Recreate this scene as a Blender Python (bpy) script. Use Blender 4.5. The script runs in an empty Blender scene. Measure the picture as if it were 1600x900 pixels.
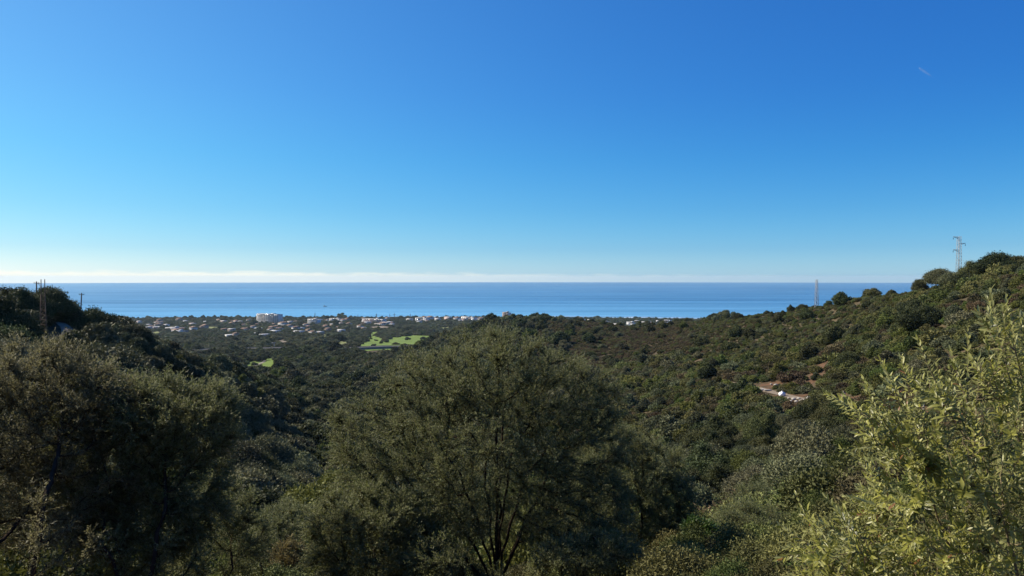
import bpy, math, random
import numpy as np
from mathutils import Vector

# ------------------------------------------------------------------ camera, sky, sun, exposure
scene = bpy.context.scene
COL = scene.collection
F = 1186.0                      # focal length in pixels of the 1600 wide photograph
LEVEL = 433.0                   # row of the true level line
PITCH = math.atan((450 - LEVEL) / F)
CP, SP = math.cos(PITCH), math.sin(PITCH)
SEA = -150.0
cam_d = bpy.data.cameras.new('camera')
cam_d.sensor_width = 36.0
cam_d.lens = 36.0 * F / 1600.0
cam_d.clip_start = 0.1
cam_d.clip_end = 120000
cam = bpy.data.objects.new('camera', cam_d)
COL.objects.link(cam)
cam.rotation_euler = (math.pi / 2 - PITCH, 0, 0)
scene.camera = cam

SUN_AZ, SUN_EL = -70.0, 38.5    # degrees from the view direction (left negative)
saz, sel = math.radians(SUN_AZ), math.radians(SUN_EL)
sun_dir = Vector((math.sin(saz) * math.cos(sel), math.cos(saz) * math.cos(sel), math.sin(sel)))
sun_d = bpy.data.lights.new('sun', 'SUN')
sun_d.energy = 5.0
sun_d.angle = math.radians(0.53)
sun_d.color = (1.0, 0.90, 0.74)
sun = bpy.data.objects.new('sun', sun_d)
COL.objects.link(sun)
sun.rotation_euler = sun_dir.to_track_quat('Z', 'Y').to_euler()

world = bpy.data.worlds.new('World')
scene.world = world
world.use_nodes = True
wt = world.node_tree
wt.nodes.clear()


def wn(t, **k):
    n = wt.nodes.new(t)
    for a, b in k.items():
        setattr(n, a, b)
    return n


def wl(a, b):
    wt.links.new(a, b)


def wmath(op, a, b=None, c=None):
    n = wn('ShaderNodeMath', operation=op)
    for i, v in enumerate((a, b, c)):
        if v is None:
            continue
        if isinstance(v, (int, float)):
            n.inputs[i].default_value = v
        else:
            wl(v, n.inputs[i])
    return n.outputs[0]


sky = wn('ShaderNodeTexSky', sky_type='NISHITA')
sky.sun_disc = False
sky.sun_elevation = sel
sky.sun_rotation = saz % (2 * math.pi)
sky.altitude = 100
sky.air_density = 1.0
sky.dust_density = 0.2
sky.ozone_density = 3.0
# the deep, clean blue of sea air after rain: colour response per channel, then by height above the horizon
K = 0.0758
LAT = (-0.72, -0.36, -0.17)
tc = wn('ShaderNodeTexCoord')
sx = wn('ShaderNodeSeparateXYZ')
wl(tc.outputs['Generated'], sx.inputs[0])
lz = wn('ShaderNodeMapRange', interpolation_type='SMOOTHSTEP')
lz.inputs[1].default_value = 0.0
lz.inputs[2].default_value = 0.24
lz.inputs[3].default_value = 0.25
lz.inputs[4].default_value = 1.0
wl(sx.outputs[2], lz.inputs[0])
side = wmath('MULTIPLY', sx.outputs[0], lz.outputs[0])
sep = wn('ShaderNodeSeparateColor')
wl(sky.outputs[0], sep.inputs[0])
com = wn('ShaderNodeCombineColor')
for i, gpow in enumerate((1.55, 1.0, 0.53)):
    v = wmath('POWER', wmath('MULTIPLY', sep.outputs[i], K), gpow)
    v = wmath('MULTIPLY', v, wmath('EXPONENT', wmath('MULTIPLY', side, LAT[i])))
    wl(wmath('MULTIPLY', v, 1 / K), com.inputs[i])
elev = wmath('MAXIMUM', wmath('MULTIPLY', sx.outputs[2], 2.0), 0.0)
ramp = wn('ShaderNodeValToRGB')
stops = [(0.0067, (1.1002, 1.2060, 1.2799)), (0.0362, (0.8416, 1.0034, 1.1778)), (0.0864, (0.7502, 0.9478, 1.1271)),
         (0.1521, (0.7237, 0.9395, 1.1056)), (0.2313, (0.8377, 0.9195, 1.0870)), (0.3399, (1.0407, 0.9446, 1.0511))]
while len(ramp.color_ramp.elements) < len(stops):
    ramp.color_ramp.elements.new(0.5)
for el_, (z_, c_) in zip(ramp.color_ramp.elements, stops):
    el_.position = z_ * 2
    el_.color = (*[q / 2 * g for q, g in zip(c_, (1.10, 1.09, 1.0))], 1)
wl(elev, ramp.inputs[0])
hs = wn('ShaderNodeVectorMath', operation='MULTIPLY')
wl(com.outputs[0], hs.inputs[0])
h2 = wn('ShaderNodeVectorMath', operation='SCALE')
h2.inputs['Scale'].default_value = 2.0
wl(ramp.outputs[0], h2.inputs[0])
wl(h2.outputs[0], hs.inputs[1])
# low bank of cloud lying on the sea horizon, thick in the east (left), thinning to puffs
mp = wn('ShaderNodeMapping')
mp.inputs['Scale'].default_value = (26, 26, 160)
wl(tc.outputs['Generated'], mp.inputs[0])
nz = wn('ShaderNodeTexNoise')
nz.inputs['Scale'].default_value = 1.0
nz.inputs['Detail'].default_value = 5.0
nz.inputs['Roughness'].default_value = 0.6
wl(mp.outputs[0], nz.inputs[0])
left = wn('ShaderNodeMapRange', interpolation_type='SMOOTHSTEP')     # 1 on the left, 0 on the right
left.inputs[1].default_value = 0.45
left.inputs[2].default_value = -0.5
wl(sx.outputs[0], left.inputs[0])
top = wmath('ADD', 0.0035, wmath('MULTIPLY', left.outputs[0], 0.0045))
top = wmath('ADD', top, wmath('MULTIPLY', wmath('SUBTRACT', nz.outputs[0], 0.5), 0.011))
edge = wmath('DIVIDE', wmath('SUBTRACT', top, sx.outputs[2]), 0.0042)
edge = wmath('MINIMUM', wmath('MAXIMUM', edge, 0.0), 1.0)
dens = wmath('ADD', 0.10, wmath('MULTIPLY', left.outputs[0], 0.65))
cl = wmath('MULTIPLY', edge, dens)
mix = wn('ShaderNodeMix', data_type='RGBA')
wl(cl, mix.inputs['Factor'])
wl(hs.outputs[0], mix.inputs['A'])
mix.inputs['B'].default_value = (13.5, 13.0, 11.2, 1)
bg = wn('ShaderNodeBackground')
bg.inputs['Strength'].default_value = 0.05
wl(mix.outputs['Result'], bg.inputs['Color'])
wo = wn('ShaderNodeOutputWorld')
wl(bg.outputs[0], wo.inputs['Surface'])

vs = scene.view_settings
vs.view_transform = 'Standard'
vs.look = 'None'
vs.exposure = 0.72
vs.gamma = 1.0
vs.use_curve_mapping = False
scene.cycles.max_bounces = 4
scene.cycles.diffuse_bounces = 2
scene.cycles.glossy_bounces = 2
scene.cycles.transmission_bounces = 3
scene.cycles.volume_bounces = 0
scene.cycles.transparent_max_bounces = 8
scene.cycles.use_denoising = True

rng = np.random.default_rng(11)
random.seed(5)


# ------------------------------------------------------------------ helpers
def link(o, parent=None):
    COL.objects.link(o)
    if parent is not None:
        o.parent = parent
    return o


def tag(o, label=None, cat=None, group=None, kind=None):
    if label:
        o['label'] = label
    if cat:
        o['category'] = cat
    if group:
        o['group'] = group
    if kind:
        o['kind'] = kind
    return o


def empty(name, loc, rz=0.0):
    o = bpy.data.objects.new(name, None)
    o.empty_display_size = 0.3
    o.location = loc
    o.rotation_euler = (0, 0, rz)
    return link(o)


def mesh_np(name, V, faces, mats=(), smooth=False, matidx=None, tint=None):
    """faces: list of int arrays (n,k)."""
    V = np.asarray(V, dtype=np.float32)
    faces = [np.asarray(f, dtype=np.int32) for f in faces if len(f)]
    me = bpy.data.meshes.new(name)
    nl = sum(f.size for f in faces)
    npoly = sum(len(f) for f in faces)
    me.vertices.add(len(V))
    me.vertices.foreach_set('co', V.ravel())
    me.loops.add(nl)
    me.loops.foreach_set('vertex_index', np.concatenate([f.ravel() for f in faces]))
    me.polygons.add(npoly)
    tot = np.concatenate([np.full(len(f), f.shape[1], dtype=np.int32) for f in faces])
    st = np.concatenate([[0], np.cumsum(tot)[:-1]]).astype(np.int32)
    me.polygons.foreach_set('loop_start', st)
    me.polygons.foreach_set('loop_total', tot)
    if smooth:
        me.polygons.foreach_set('use_smooth', np.ones(npoly, dtype=bool))
    if matidx is not None:
        me.polygons.foreach_set('material_index', np.asarray(matidx, dtype=np.int32))
    if tint is not None:
        a = me.attributes.new('tint', 'FLOAT', 'FACE')
        a.data.foreach_set('value', np.asarray(tint, dtype=np.float32))
    for m in mats:
        me.materials.append(m)
    me.update(calc_edges=True)
    return me


def obj(name, me, parent=None, loc=None):
    o = bpy.data.objects.new(name, me)
    if loc is not None:
        o.location = loc
    return link(o, parent)


class MB:
    """collects boxes and tubes into one mesh"""

    def __init__(s):
        s.V, s.Q, s.T = [], [], []
        s.n = 0

    def add(s, V, Q=(), T=()):
        V = np.asarray(V, dtype=float).reshape(-1, 3)
        s.V.append(V)
        if len(Q):
            s.Q.append(np.asarray(Q) + s.n)
        if len(T):
            s.T.append(np.asarray(T) + s.n)
        s.n += len(V)
        return s

    def box(s, c, d):
        c, d = np.array(c, float), np.array(d, float) / 2
        sg = np.array([(-1, -1, -1), (1, -1, -1), (1, 1, -1), (-1, 1, -1), (-1, -1, 1), (1, -1, 1), (1, 1, 1), (-1, 1, 1)])
        return s.add(c + sg * d, [(0, 3, 2, 1), (4, 5, 6, 7), (0, 1, 5, 4), (1, 2, 6, 5), (2, 3, 7, 6), (3, 0, 4, 7)])

    def tube(s, pts, rad, k=6, cap=True):
        pts = np.asarray(pts, float)
        rad = np.broadcast_to(np.asarray(rad, float), (len(pts),))
        d = np.gradient(pts, axis=0)
        d /= np.linalg.norm(d, axis=1, keepdims=True) + 1e-9
        ref = np.where(np.abs(d[:, 2:3]) > 0.9, np.array([[1.0, 0, 0]]), np.array([[0, 0, 1.0]]))
        u = np.cross(ref, d)
        u /= np.linalg.norm(u, axis=1, keepdims=True) + 1e-9
        w = np.cross(d, u)
        a = np.linspace(0, 2 * math.pi, k, endpoint=False)
        V = pts[:, None, :] + rad[:, None, None] * (np.cos(a)[None, :, None] * u[:, None, :] + np.sin(a)[None, :, None] * w[:, None, :])
        n = len(pts)
        i = np.arange(n - 1)[:, None] * k
        j = np.arange(k)[None, :]
        jn = (j + 1) % k
        Q = np.stack([i + j, i + jn, i + k + jn, i + k + j], -1).reshape(-1, 4)
        V = V.reshape(-1, 3)
        T = []
        if cap:
            V = np.vstack([V, pts[:1], pts[-1:]])
            T = [(n * k, (q + 1) % k, q) for q in range(k)] + [(n * k + 1, (n - 1) * k + q, (n - 1) * k + (q + 1) % k) for q in range(k)]
        return s.add(V, Q, T)

    def mesh(s, name, mats, smooth=False):
        f = []
        if s.Q:
            f.append(np.concatenate(s.Q))
        if s.T:
            f.append(np.concatenate(s.T))
        return mesh_np(name, np.concatenate(s.V), f, mats, smooth)

    def build(s, name, m, parent=None, smooth=False, loc=None):
        return obj(name, s.mesh(name, [m], smooth), parent, loc)


def bump_noise(P, seed, octaves=3, freq=1.0):
    """cheap smooth noise in -1..1 out of rotated sine products"""
    r = np.random.default_rng(seed)
    P = np.asarray(P, float)
    out = np.zeros(P.shape[0])
    amp, tot = 1.0, 0.0
    for o in range(octaves):
        for q in range(3):
            k = r.normal(size=P.shape[1])
            k *= freq / np.linalg.norm(k)
            k2 = r.normal(size=P.shape[1])
            k2 *= freq / np.linalg.norm(k2)
            out += amp * np.sin(P @ k + r.uniform(0, 6.28)) * np.sin(P @ k2 * 1.3 + r.uniform(0, 6.28))
            tot += amp * 0.6
        amp *= 0.5
        freq *= 2.1
    return out / tot


# ------------------------------------------------------------------ materials
def new_mat(name):
    m = bpy.data.materials.new(name)
    m.use_nodes = True
    m.node_tree.nodes.clear()
    return m, m.node_tree


def N(t, typ, **k):
    n = t.nodes.new(typ)
    for a, b in k.items():
        setattr(n, a, b)
    return n


def plain(name, col, rough=0.8, spec=0.3, noise=0.25, scale=2.0, bump=0.0):
    """a real surface with worn, uneven colour"""
    m, t = new_mat(name)
    p = N(t, 'ShaderNodeBsdfPrincipled')
    p.inputs['Roughness'].default_value = rough
    p.inputs['Specular IOR Level'].default_value = spec
    tcn = N(t, 'ShaderNodeTexCoord')
    nzn = N(t, 'ShaderNodeTexNoise')
    nzn.inputs['Scale'].default_value = scale
    nzn.inputs['Detail'].default_value = 6
    t.links.new(tcn.outputs['Object'], nzn.inputs[0])
    mx = N(t, 'ShaderNodeMix', data_type='RGBA')
    mx.inputs['A'].default_value = (*[c * (1 - noise) for c in col], 1)
    mx.inputs['B'].default_value = (*[min(1, c * (1 + noise)) for c in col], 1)
    t.links.new(nzn.outputs[0], mx.inputs['Factor'])
    t.links.new(mx.outputs['Result'], p.inputs['Base Color'])
    if bump:
        b = N(t, 'ShaderNodeBump')
        b.inputs['Strength'].default_value = bump
        t.links.new(nzn.outputs[0], b.inputs['Height'])
        t.links.new(b.outputs[0], p.inputs['Normal'])
    o = N(t, 'ShaderNodeOutputMaterial')
    t.links.new(p.outputs[0], o.inputs[0])
    return m


def leaf_mat(name, dark, light, under=None, trans=0.3, rough=0.5, spec=0.35, per_object=False, accent=None):
    """foliage: colour varies from leaf to leaf (face attribute tint) and from plant to plant"""
    m, t = new_mat(name)
    L = t.links
    at = N(t, 'ShaderNodeAttribute', attribute_name='tint')
    fac = at.outputs['Fac']
    mx = N(t, 'ShaderNodeMix', data_type='RGBA')
    mx.inputs['A'].default_value = (*dark, 1)
    mx.inputs['B'].default_value = (*light, 1)
    L.new(fac, mx.inputs['Factor'])
    colr = mx.outputs['Result']
    if accent:
        th = N(t, 'ShaderNodeMath', operation='GREATER_THAN')
        th.inputs[1].default_value = 0.993
        L.new(fac, th.inputs[0])
        ma = N(t, 'ShaderNodeMix', data_type='RGBA')
        L.new(th.outputs[0], ma.inputs['Factor'])
        L.new(colr, ma.inputs['A'])
        ma.inputs['B'].default_value = (*accent, 1)
        colr = ma.outputs['Result']
    if under:
        g = N(t, 'ShaderNodeNewGeometry')
        m2 = N(t, 'ShaderNodeMix', data_type='RGBA')
        L.new(g.outputs['Backfacing'], m2.inputs['Factor'])
        L.new(colr, m2.inputs['A'])
        m2.inputs['B'].default_value = (*under, 1)
        colr = m2.outputs['Result']
    if per_object:
        oi = N(t, 'ShaderNodeObjectInfo')
        h = N(t, 'ShaderNodeHueSaturation')
        r1 = N(t, 'ShaderNodeMapRange')
        r1.inputs[3].default_value = 0.462
        r1.inputs[4].default_value = 0.53
        L.new(oi.outputs['Random'], r1.inputs[0])
        L.new(r1.outputs[0], h.inputs['Hue'])
        w = N(t, 'ShaderNodeTexWhiteNoise', noise_dimensions='1D')
        L.new(oi.outputs['Random'], w.inputs['W'])
        r2 = N(t, 'ShaderNodeMapRange')
        r2.inputs[3].default_value = 0.58
        r2.inputs[4].default_value = 1.60
        L.new(w.outputs['Value'], r2.inputs[0])
        L.new(r2.outputs[0], h.inputs['Value'])
        L.new(colr, h.inputs['Color'])
        colr = h.outputs[0]
    p = N(t, 'ShaderNodeBsdfPrincipled')
    p.inputs['Roughness'].default_value = rough
    p.inputs['Specular IOR Level'].default_value = spec
    L.new(colr, p.inputs['Base Color'])
    tr = N(t, 'ShaderNodeBsdfTranslucent')
    L.new(colr, tr.inputs['Color'])
    ms = N(t, 'ShaderNodeMixShader')
    ms.inputs[0].default_value = trans
    L.new(p.outputs[0], ms.inputs[1])
    L.new(tr.outputs[0], ms.inputs[2])
    o = N(t, 'ShaderNodeOutputMaterial')
    L.new(ms.outputs[0], o.inputs[0])
    return m


M = {}
M['olive_leaf'] = leaf_mat('olive_leaf', (0.080, 0.096, 0.026), (0.180, 0.192, 0.064), (0.190, 0.196, 0.100), 0.45, 0.55, 0.25)
M['olive_leaf_brown'] = leaf_mat('olive_leaf_brown', (0.088, 0.084, 0.034), (0.185, 0.172, 0.072), (0.190, 0.178, 0.098), 0.45, 0.55, 0.25)
M['near_leaf'] = leaf_mat('near_leaf', (0.070, 0.085, 0.017), (0.40, 0.39, 0.085), (0.38, 0.38, 0.15), 0.48, 0.42, 0.5, accent=(0.26, 0.13, 0.05))
M['vine_leaf'] = leaf_mat('vine_leaf', (0.03, 0.06, 0.012), (0.06, 0.115, 0.02), None, 0.35, 0.45, 0.4)
M['dry_leaf'] = leaf_mat('dry_leaf', (0.11, 0.09, 0.035), (0.2, 0.16, 0.06), None, 0.3, 0.7, 0.2)
M['bark'] = plain('bark', (0.042, 0.031, 0.022), 1.0, 0.0, 0.5, 9.0, 0.5)
M['twig'] = plain('twig', (0.17, 0.135, 0.075), 0.7, 0.3, 0.3, 30.0)
CAN = {
    'oak': leaf_mat('oak_canopy', (0.034, 0.042, 0.014), (0.080, 0.090, 0.030), None, 0.15, 0.7, 0.2, True),
    'olive': leaf_mat('grey_green_canopy', (0.062, 0.070, 0.032), (0.138, 0.142, 0.070), None, 0.15, 0.7, 0.2, True),
    'maquis': leaf_mat('maquis_canopy', (0.058, 0.066, 0.019), (0.138, 0.140, 0.042), None, 0.15, 0.7, 0.2, True),
    'brown': leaf_mat('brown_canopy', (0.064, 0.053, 0.024), (0.126, 0.102, 0.046), None, 0.15, 0.75, 0.2, True),
    'bright': leaf_mat('bright_canopy', (0.055, 0.070, 0.015), (0.110, 0.125, 0.028), None, 0.2, 0.7, 0.2, True),
}

# ------------------------------------------------------------------ terrain: heights known along bearings
RIGHT = np.array([1.0, 0, 0])
FWD = np.array([0, CP, -SP])
UP = np.array([0, SP, CP])


def ray(px, py):
    px, py = np.asarray(px, float), np.asarray(py, float)
    return RIGHT * ((px - 800) / F)[..., None] + FWD + UP * ((450 - py) / F)[..., None]


def project(P):
    P = np.asarray(P, float)
    w = P @ FWD
    return 800 + F * (P @ RIGHT) / w, 450 - F * (P @ UP) / w, w


COLS = {
    -700: [(17, -6), (60, -11), (120, -8), (180, -3), (240, 0), (320, -8), (500, -40)],
    -250: [(17, -6.3), (60, -14), (120, -11), (180, -6), (230, -6), (300, -16), (500, -45), (800, -80)],
    0: [(15, -6.3), (40, -15), (80, -18.5), (130, -15), (155, -12), (180, -9), (220, -10), (300, -22), (500, -50), (800, -82)],
    67: [(15, -6.3), (40, -15.5), (80, -20), (130, -16), (155, -12.7), (180, -9.2), (215, -12), (300, -28), (500, -54), (800, -84)],
    110: [(15, -6.4), (40, -16), (80, -21), (130, -16.5), (155, -13), (178, -9.4), (205, -12.5), (300, -32), (500, -57), (800, -84)],
    150: [(15, -6.5), (40, -16), (80, -22.5), (130, -20), (155, -16.5), (178, -13.3), (205, -17), (300, -36), (500, -60), (800, -85)],
    200: [(15, -6.6), (40, -16.3), (80, -24), (130, -23), (175, -14.5), (205, -18.5), (300, -40), (500, -62), (800, -86)],
    260: [(16, -6.7), (40, -16.5), (80, -26), (130, -28), (180, -17.8), (215, -21.5), (300, -44), (500, -64), (800, -87)],
    330: [(16, -6.8), (40, -17), (80, -26.5), (120, -31.5), (155, -31), (200, -27), (240, -29.5), (320, -48), (500, -67), (800, -88)],
    400: [(17, -7), (40, -17), (80, -27.5), (130, -35), (180, -38), (240, -38.2), (290, -42), (380, -54), (520, -70), (800, -88.5)],
    450: [(17, -7), (40, -17), (80, -28.5), (130, -37.5), (190, -43.5), (240, -46.5), (300, -49.5), (350, -54.5), (450, -64), (600, -77), (800, -88)],
    520: [(17, -7), (40, -17), (80, -29), (130, -39.5), (200, -49), (300, -56), (360, -58.5), (420, -65), (600, -77), (800, -88)],
    600: [(17, -7), (40, -17), (80, -31), (130, -43), (200, -53), (300, -60), (450, -64.5), (700, -79), (850, -88)],
    700: [(17, -7), (40, -17), (80, -30), (130, -41), (200, -48), (300, -53.5), (450, -57), (620, -57), (700, -56), (850, -72), (1050, -93)],
    760: [(17, -7), (40, -17), (80, -29.5), (130, -39.5), (200, -46), (300, -50.5), (450, -52), (600, -48.5), (700, -46), (850, -58), (1080, -92)],
    830: [(17, -7), (40, -17), (80, -29), (130, -38), (200, -44), (300, -48), (450, -48), (600, -44.3), (700, -41.2), (850, -51), (1100, -90)],
    900: [(17, -7), (40, -16.6), (80, -28), (130, -36.5), (200, -42), (300, -45), (450, -45.5), (600, -43), (690, -41), (830, -50), (1100, -89)],
    1000: [(17, -6.8), (40, -16), (80, -26), (130, -34), (200, -39.5), (300, -42), (450, -43.5), (600, -43.4), (660, -44.2), (760, -53), (1100, -88)],
    1060: [(17, -6.6), (40, -15.5), (80, -25), (130, -31.5), (200, -35.5), (300, -36.5), (450, -37.5), (600, -35.3), (690, -44), (1000, -84)],
    1130: [(17, -6.4), (40, -15), (80, -24), (120, -28.8), (180, -31), (250, -31.5), (350, -30), (450, -28.2), (520, -27), (620, -38), (900, -78)],
    1200: [(17, -6.2), (40, -14), (80, -21.8), (120, -26.4), (170, -28.9), (188, -29.3), (260, -28.5), (350, -24.2), (440, -20.7), (520, -31), (900, -76)],
    1276: [(17, -5.8), (40, -13), (80, -20), (130, -25.4), (175, -27.6), (192, -27.8), (260, -24.8), (330, -19.2), (390, -15), (470, -26), (900, -75)],
    1360: [(17, -5.4), (40, -11.5), (80, -18), (130, -23), (190, -24.4), (250, -19), (300, -12.3), (340, -8.3), (420, -20), (900, -72)],
    1430: [(17, -5.0), (40, -10.5), (80, -16.5), (130, -21.3), (190, -21), (250, -13.5), (305, -5.4), (380, -17), (900, -70)],
    1500: [(17, -4.7), (40, -10), (80, -15.5), (130, -19.5), (190, -17), (240, -8.8), (290, -2.6), (360, -12), (900, -68)],
    1600: [(17, -4.3), (40, -9), (80, -14), (130, -17.5), (190, -12.5), (240, -3), (275, 1.9), (340, -7), (900, -64)],
    1850: [(17, -3.8), (40, -7), (80, -11), (130, -12), (190, -3), (240, 4), (265, 6), (340, -1), (900, -55)],
    2300: [(17, -3), (40, -5), (80, -7), (130, -6), (190, 4), (260, 10), (360, 2), (900, -45)],
}


def shore_r(az):
    a = np.degrees(az)
    return np.interp(a, [-45, -27, -10, 10, 30, 45], [3250, 3080, 2860, 2780, 2760, 2760])


LR = np.linspace(math.log(1.0), math.log(7000.0), 340)
AZF = np.radians(np.arange(-52, 52.01, 0.25))


def pchip(x, y, xi):
    x, y = np.asarray(x, float), np.asarray(y, float)
    h = np.diff(x)
    dl = np.diff(y) / h
    d = np.zeros_like(y)
    for i in range(1, len(x) - 1):
        if dl[i - 1] * dl[i] > 0:
            w1, w2 = 2 * h[i] + h[i - 1], h[i] + 2 * h[i - 1]
            d[i] = (w1 + w2) / (w1 / dl[i - 1] + w2 / dl[i])
    d[0], d[-1] = dl[0], dl[-1]
    k = np.clip(np.searchsorted(x, xi) - 1, 0, len(h) - 1)
    t = (xi - x[k]) / h[k]
    return ((2 * t**3 - 3 * t**2 + 1) * y[k] + (t**3 - 2 * t**2 + t) * h[k] * d[k]
            + (-2 * t**3 + 3 * t**2) * y[k + 1] + (t**3 - t**2) * h[k] * d[k + 1])


def build_height():
    pxs = sorted(COLS)
    azc = np.array([math.atan((p - 800) / F) for p in pxs])
    prof = []
    for p, a in zip(pxs, azc):
        c = [(1.0, -1.8), (3.0, -2.0)] + [q for q in COLS[p]]
        s = float(shore_r(a))
        for fr, z in ((0.36, -94), (0.46, -108), (0.58, -121), (0.72, -133), (0.87, -143.5), (0.97, -148), (1.0, -150), (1.03, -152), (1.5, -160), (2.6, -165)):
            if fr * s > c[-1][0] * 1.12:
                c.append((fr * s, z))
        c = np.array(c)
        prof.append(pchip(np.log(c[:, 0]), c[:, 1], LR))
    prof = np.array(prof)
    Z = np.array([pchip(azc, prof[:, j], AZF) for j in range(len(LR))]).T
    # soften along the bearing
    for _ in range(3):
        Zp = np.pad(Z, ((2, 2), (0, 0)), 'edge')
        Z = (Zp[:-4] + 2 * Zp[1:-3] + 3 * Zp[2:-2] + 2 * Zp[3:-1] + Zp[4:]) / 9
    A, R = np.meshgrid(AZF, np.exp(LR), indexing='ij')
    X, Y = R * np.sin(A), R * np.cos(A)
    P = np.stack([X.ravel(), Y.ravel()], 1)
    n1 = bump_noise(P, 3, 3, 0.05).reshape(Z.shape)
    n2 = bump_noise(P, 4, 3, 0.012).reshape(Z.shape)
    w1 = np.clip((R - 12) / 60, 0, 1) * np.clip((2400 - R) / 600, 0, 1)
    w2 = np.clip((R - 700) / 500, 0, 1) * np.clip((2500 - R) / 500, 0, 1)
    return Z + n1 * w1 * 0.7 + n2 * w2 * 3.0


ZG = build_height()


def height(x, y):
    x, y = np.asarray(x, float), np.asarray(y, float)
    r = np.clip(np.hypot(x, y), 1.0, 6990)
    a = np.clip(np.arctan2(x, y), AZF[0], AZF[-1] - 1e-6)
    fa = (a - AZF[0]) / (AZF[1] - AZF[0])
    fr = np.log(r) / (LR[1] - LR[0])
    i = np.clip(fa.astype(int), 0, len(AZF) - 2)
    j = np.clip(fr.astype(int), 0, len(LR) - 2)
    u, v = fa - i, fr - j
    return (ZG[i, j] * (1 - u) * (1 - v) + ZG[i + 1, j] * u * (1 - v) + ZG[i, j + 1] * (1 - u) * v + ZG[i + 1, j + 1] * u * v)


def hit(px, py, rmin=25.0):
    """first point of the terrain under a line of sight"""
    d = ray(px, py)
    d = d / np.hypot(d[0], d[1])
    r = np.exp(np.linspace(math.log(rmin), math.log(3400), 6000))
    z = d[2] * r
    h = height(d[0] * r, d[1] * r)
    k = np.nonzero(z <= h)[0]
    if len(k) == 0:
        k = [np.argmin(z - h)]
    q = k[0]
    return np.array([d[0] * r[q], d[1] * r[q], h[q]])


def at(px, r):
    """terrain point on the bearing of a picture column at a range"""
    a = math.atan((px - 800) / F)
    x, y = r * math.sin(a), r * math.cos(a)
    return np.array([x, y, float(height(x, y))])


# bare ground: places where the red soil shows
SOIL = []       # (x, y, radius_x_across, radius_along, angle)


def soil_amount(x, y):
    out = np.zeros_like(np.asarray(x, float))
    for (cx, cy, rx, ry) in SOIL:
        a = math.atan2(cx, cy)
        dx, dy = x - cx, y - cy
        u = dx * math.cos(a) - dy * math.sin(a)
        v = dx * math.sin(a) + dy * math.cos(a)
        out = np.maximum(out, np.clip(1.6 - 1.6 * ((u / rx)**2 + (v / ry)**2), 0, 1))
    return out


def soil_at(px, py, rx, ry):
    p = hit(px, py)
    SOIL.append((p[0], p[1], rx, ry))


for s_ in ((1290, 570, 6.5, 9), (1275, 588, 4.5, 5), (1262, 600, 3, 3), (1180, 603, 10, 3.2), (1225, 620, 9, 4.0), (1270, 626, 9, 4.0), (1315, 632, 9, 5.0), (1225, 602, 7, 3),
           (1340, 620, 6, 4), (1075, 655, 5, 2.2), (1140, 805, 2.6, 1.4), (1235, 805, 2.6, 1.8), (1150, 655, 2.5, 1.5), (1470, 640, 6, 7), (1315, 515, 4, 4), (1250, 545, 3, 2.5),
           (1440, 455, 8, 4), (1380, 500, 4, 3), (1110, 648, 3, 1.5), (450, 862, 1.2, 1.4), (1245, 560, 2, 2), (1190, 580, 2, 2)):
    soil_at(*s_)


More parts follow.
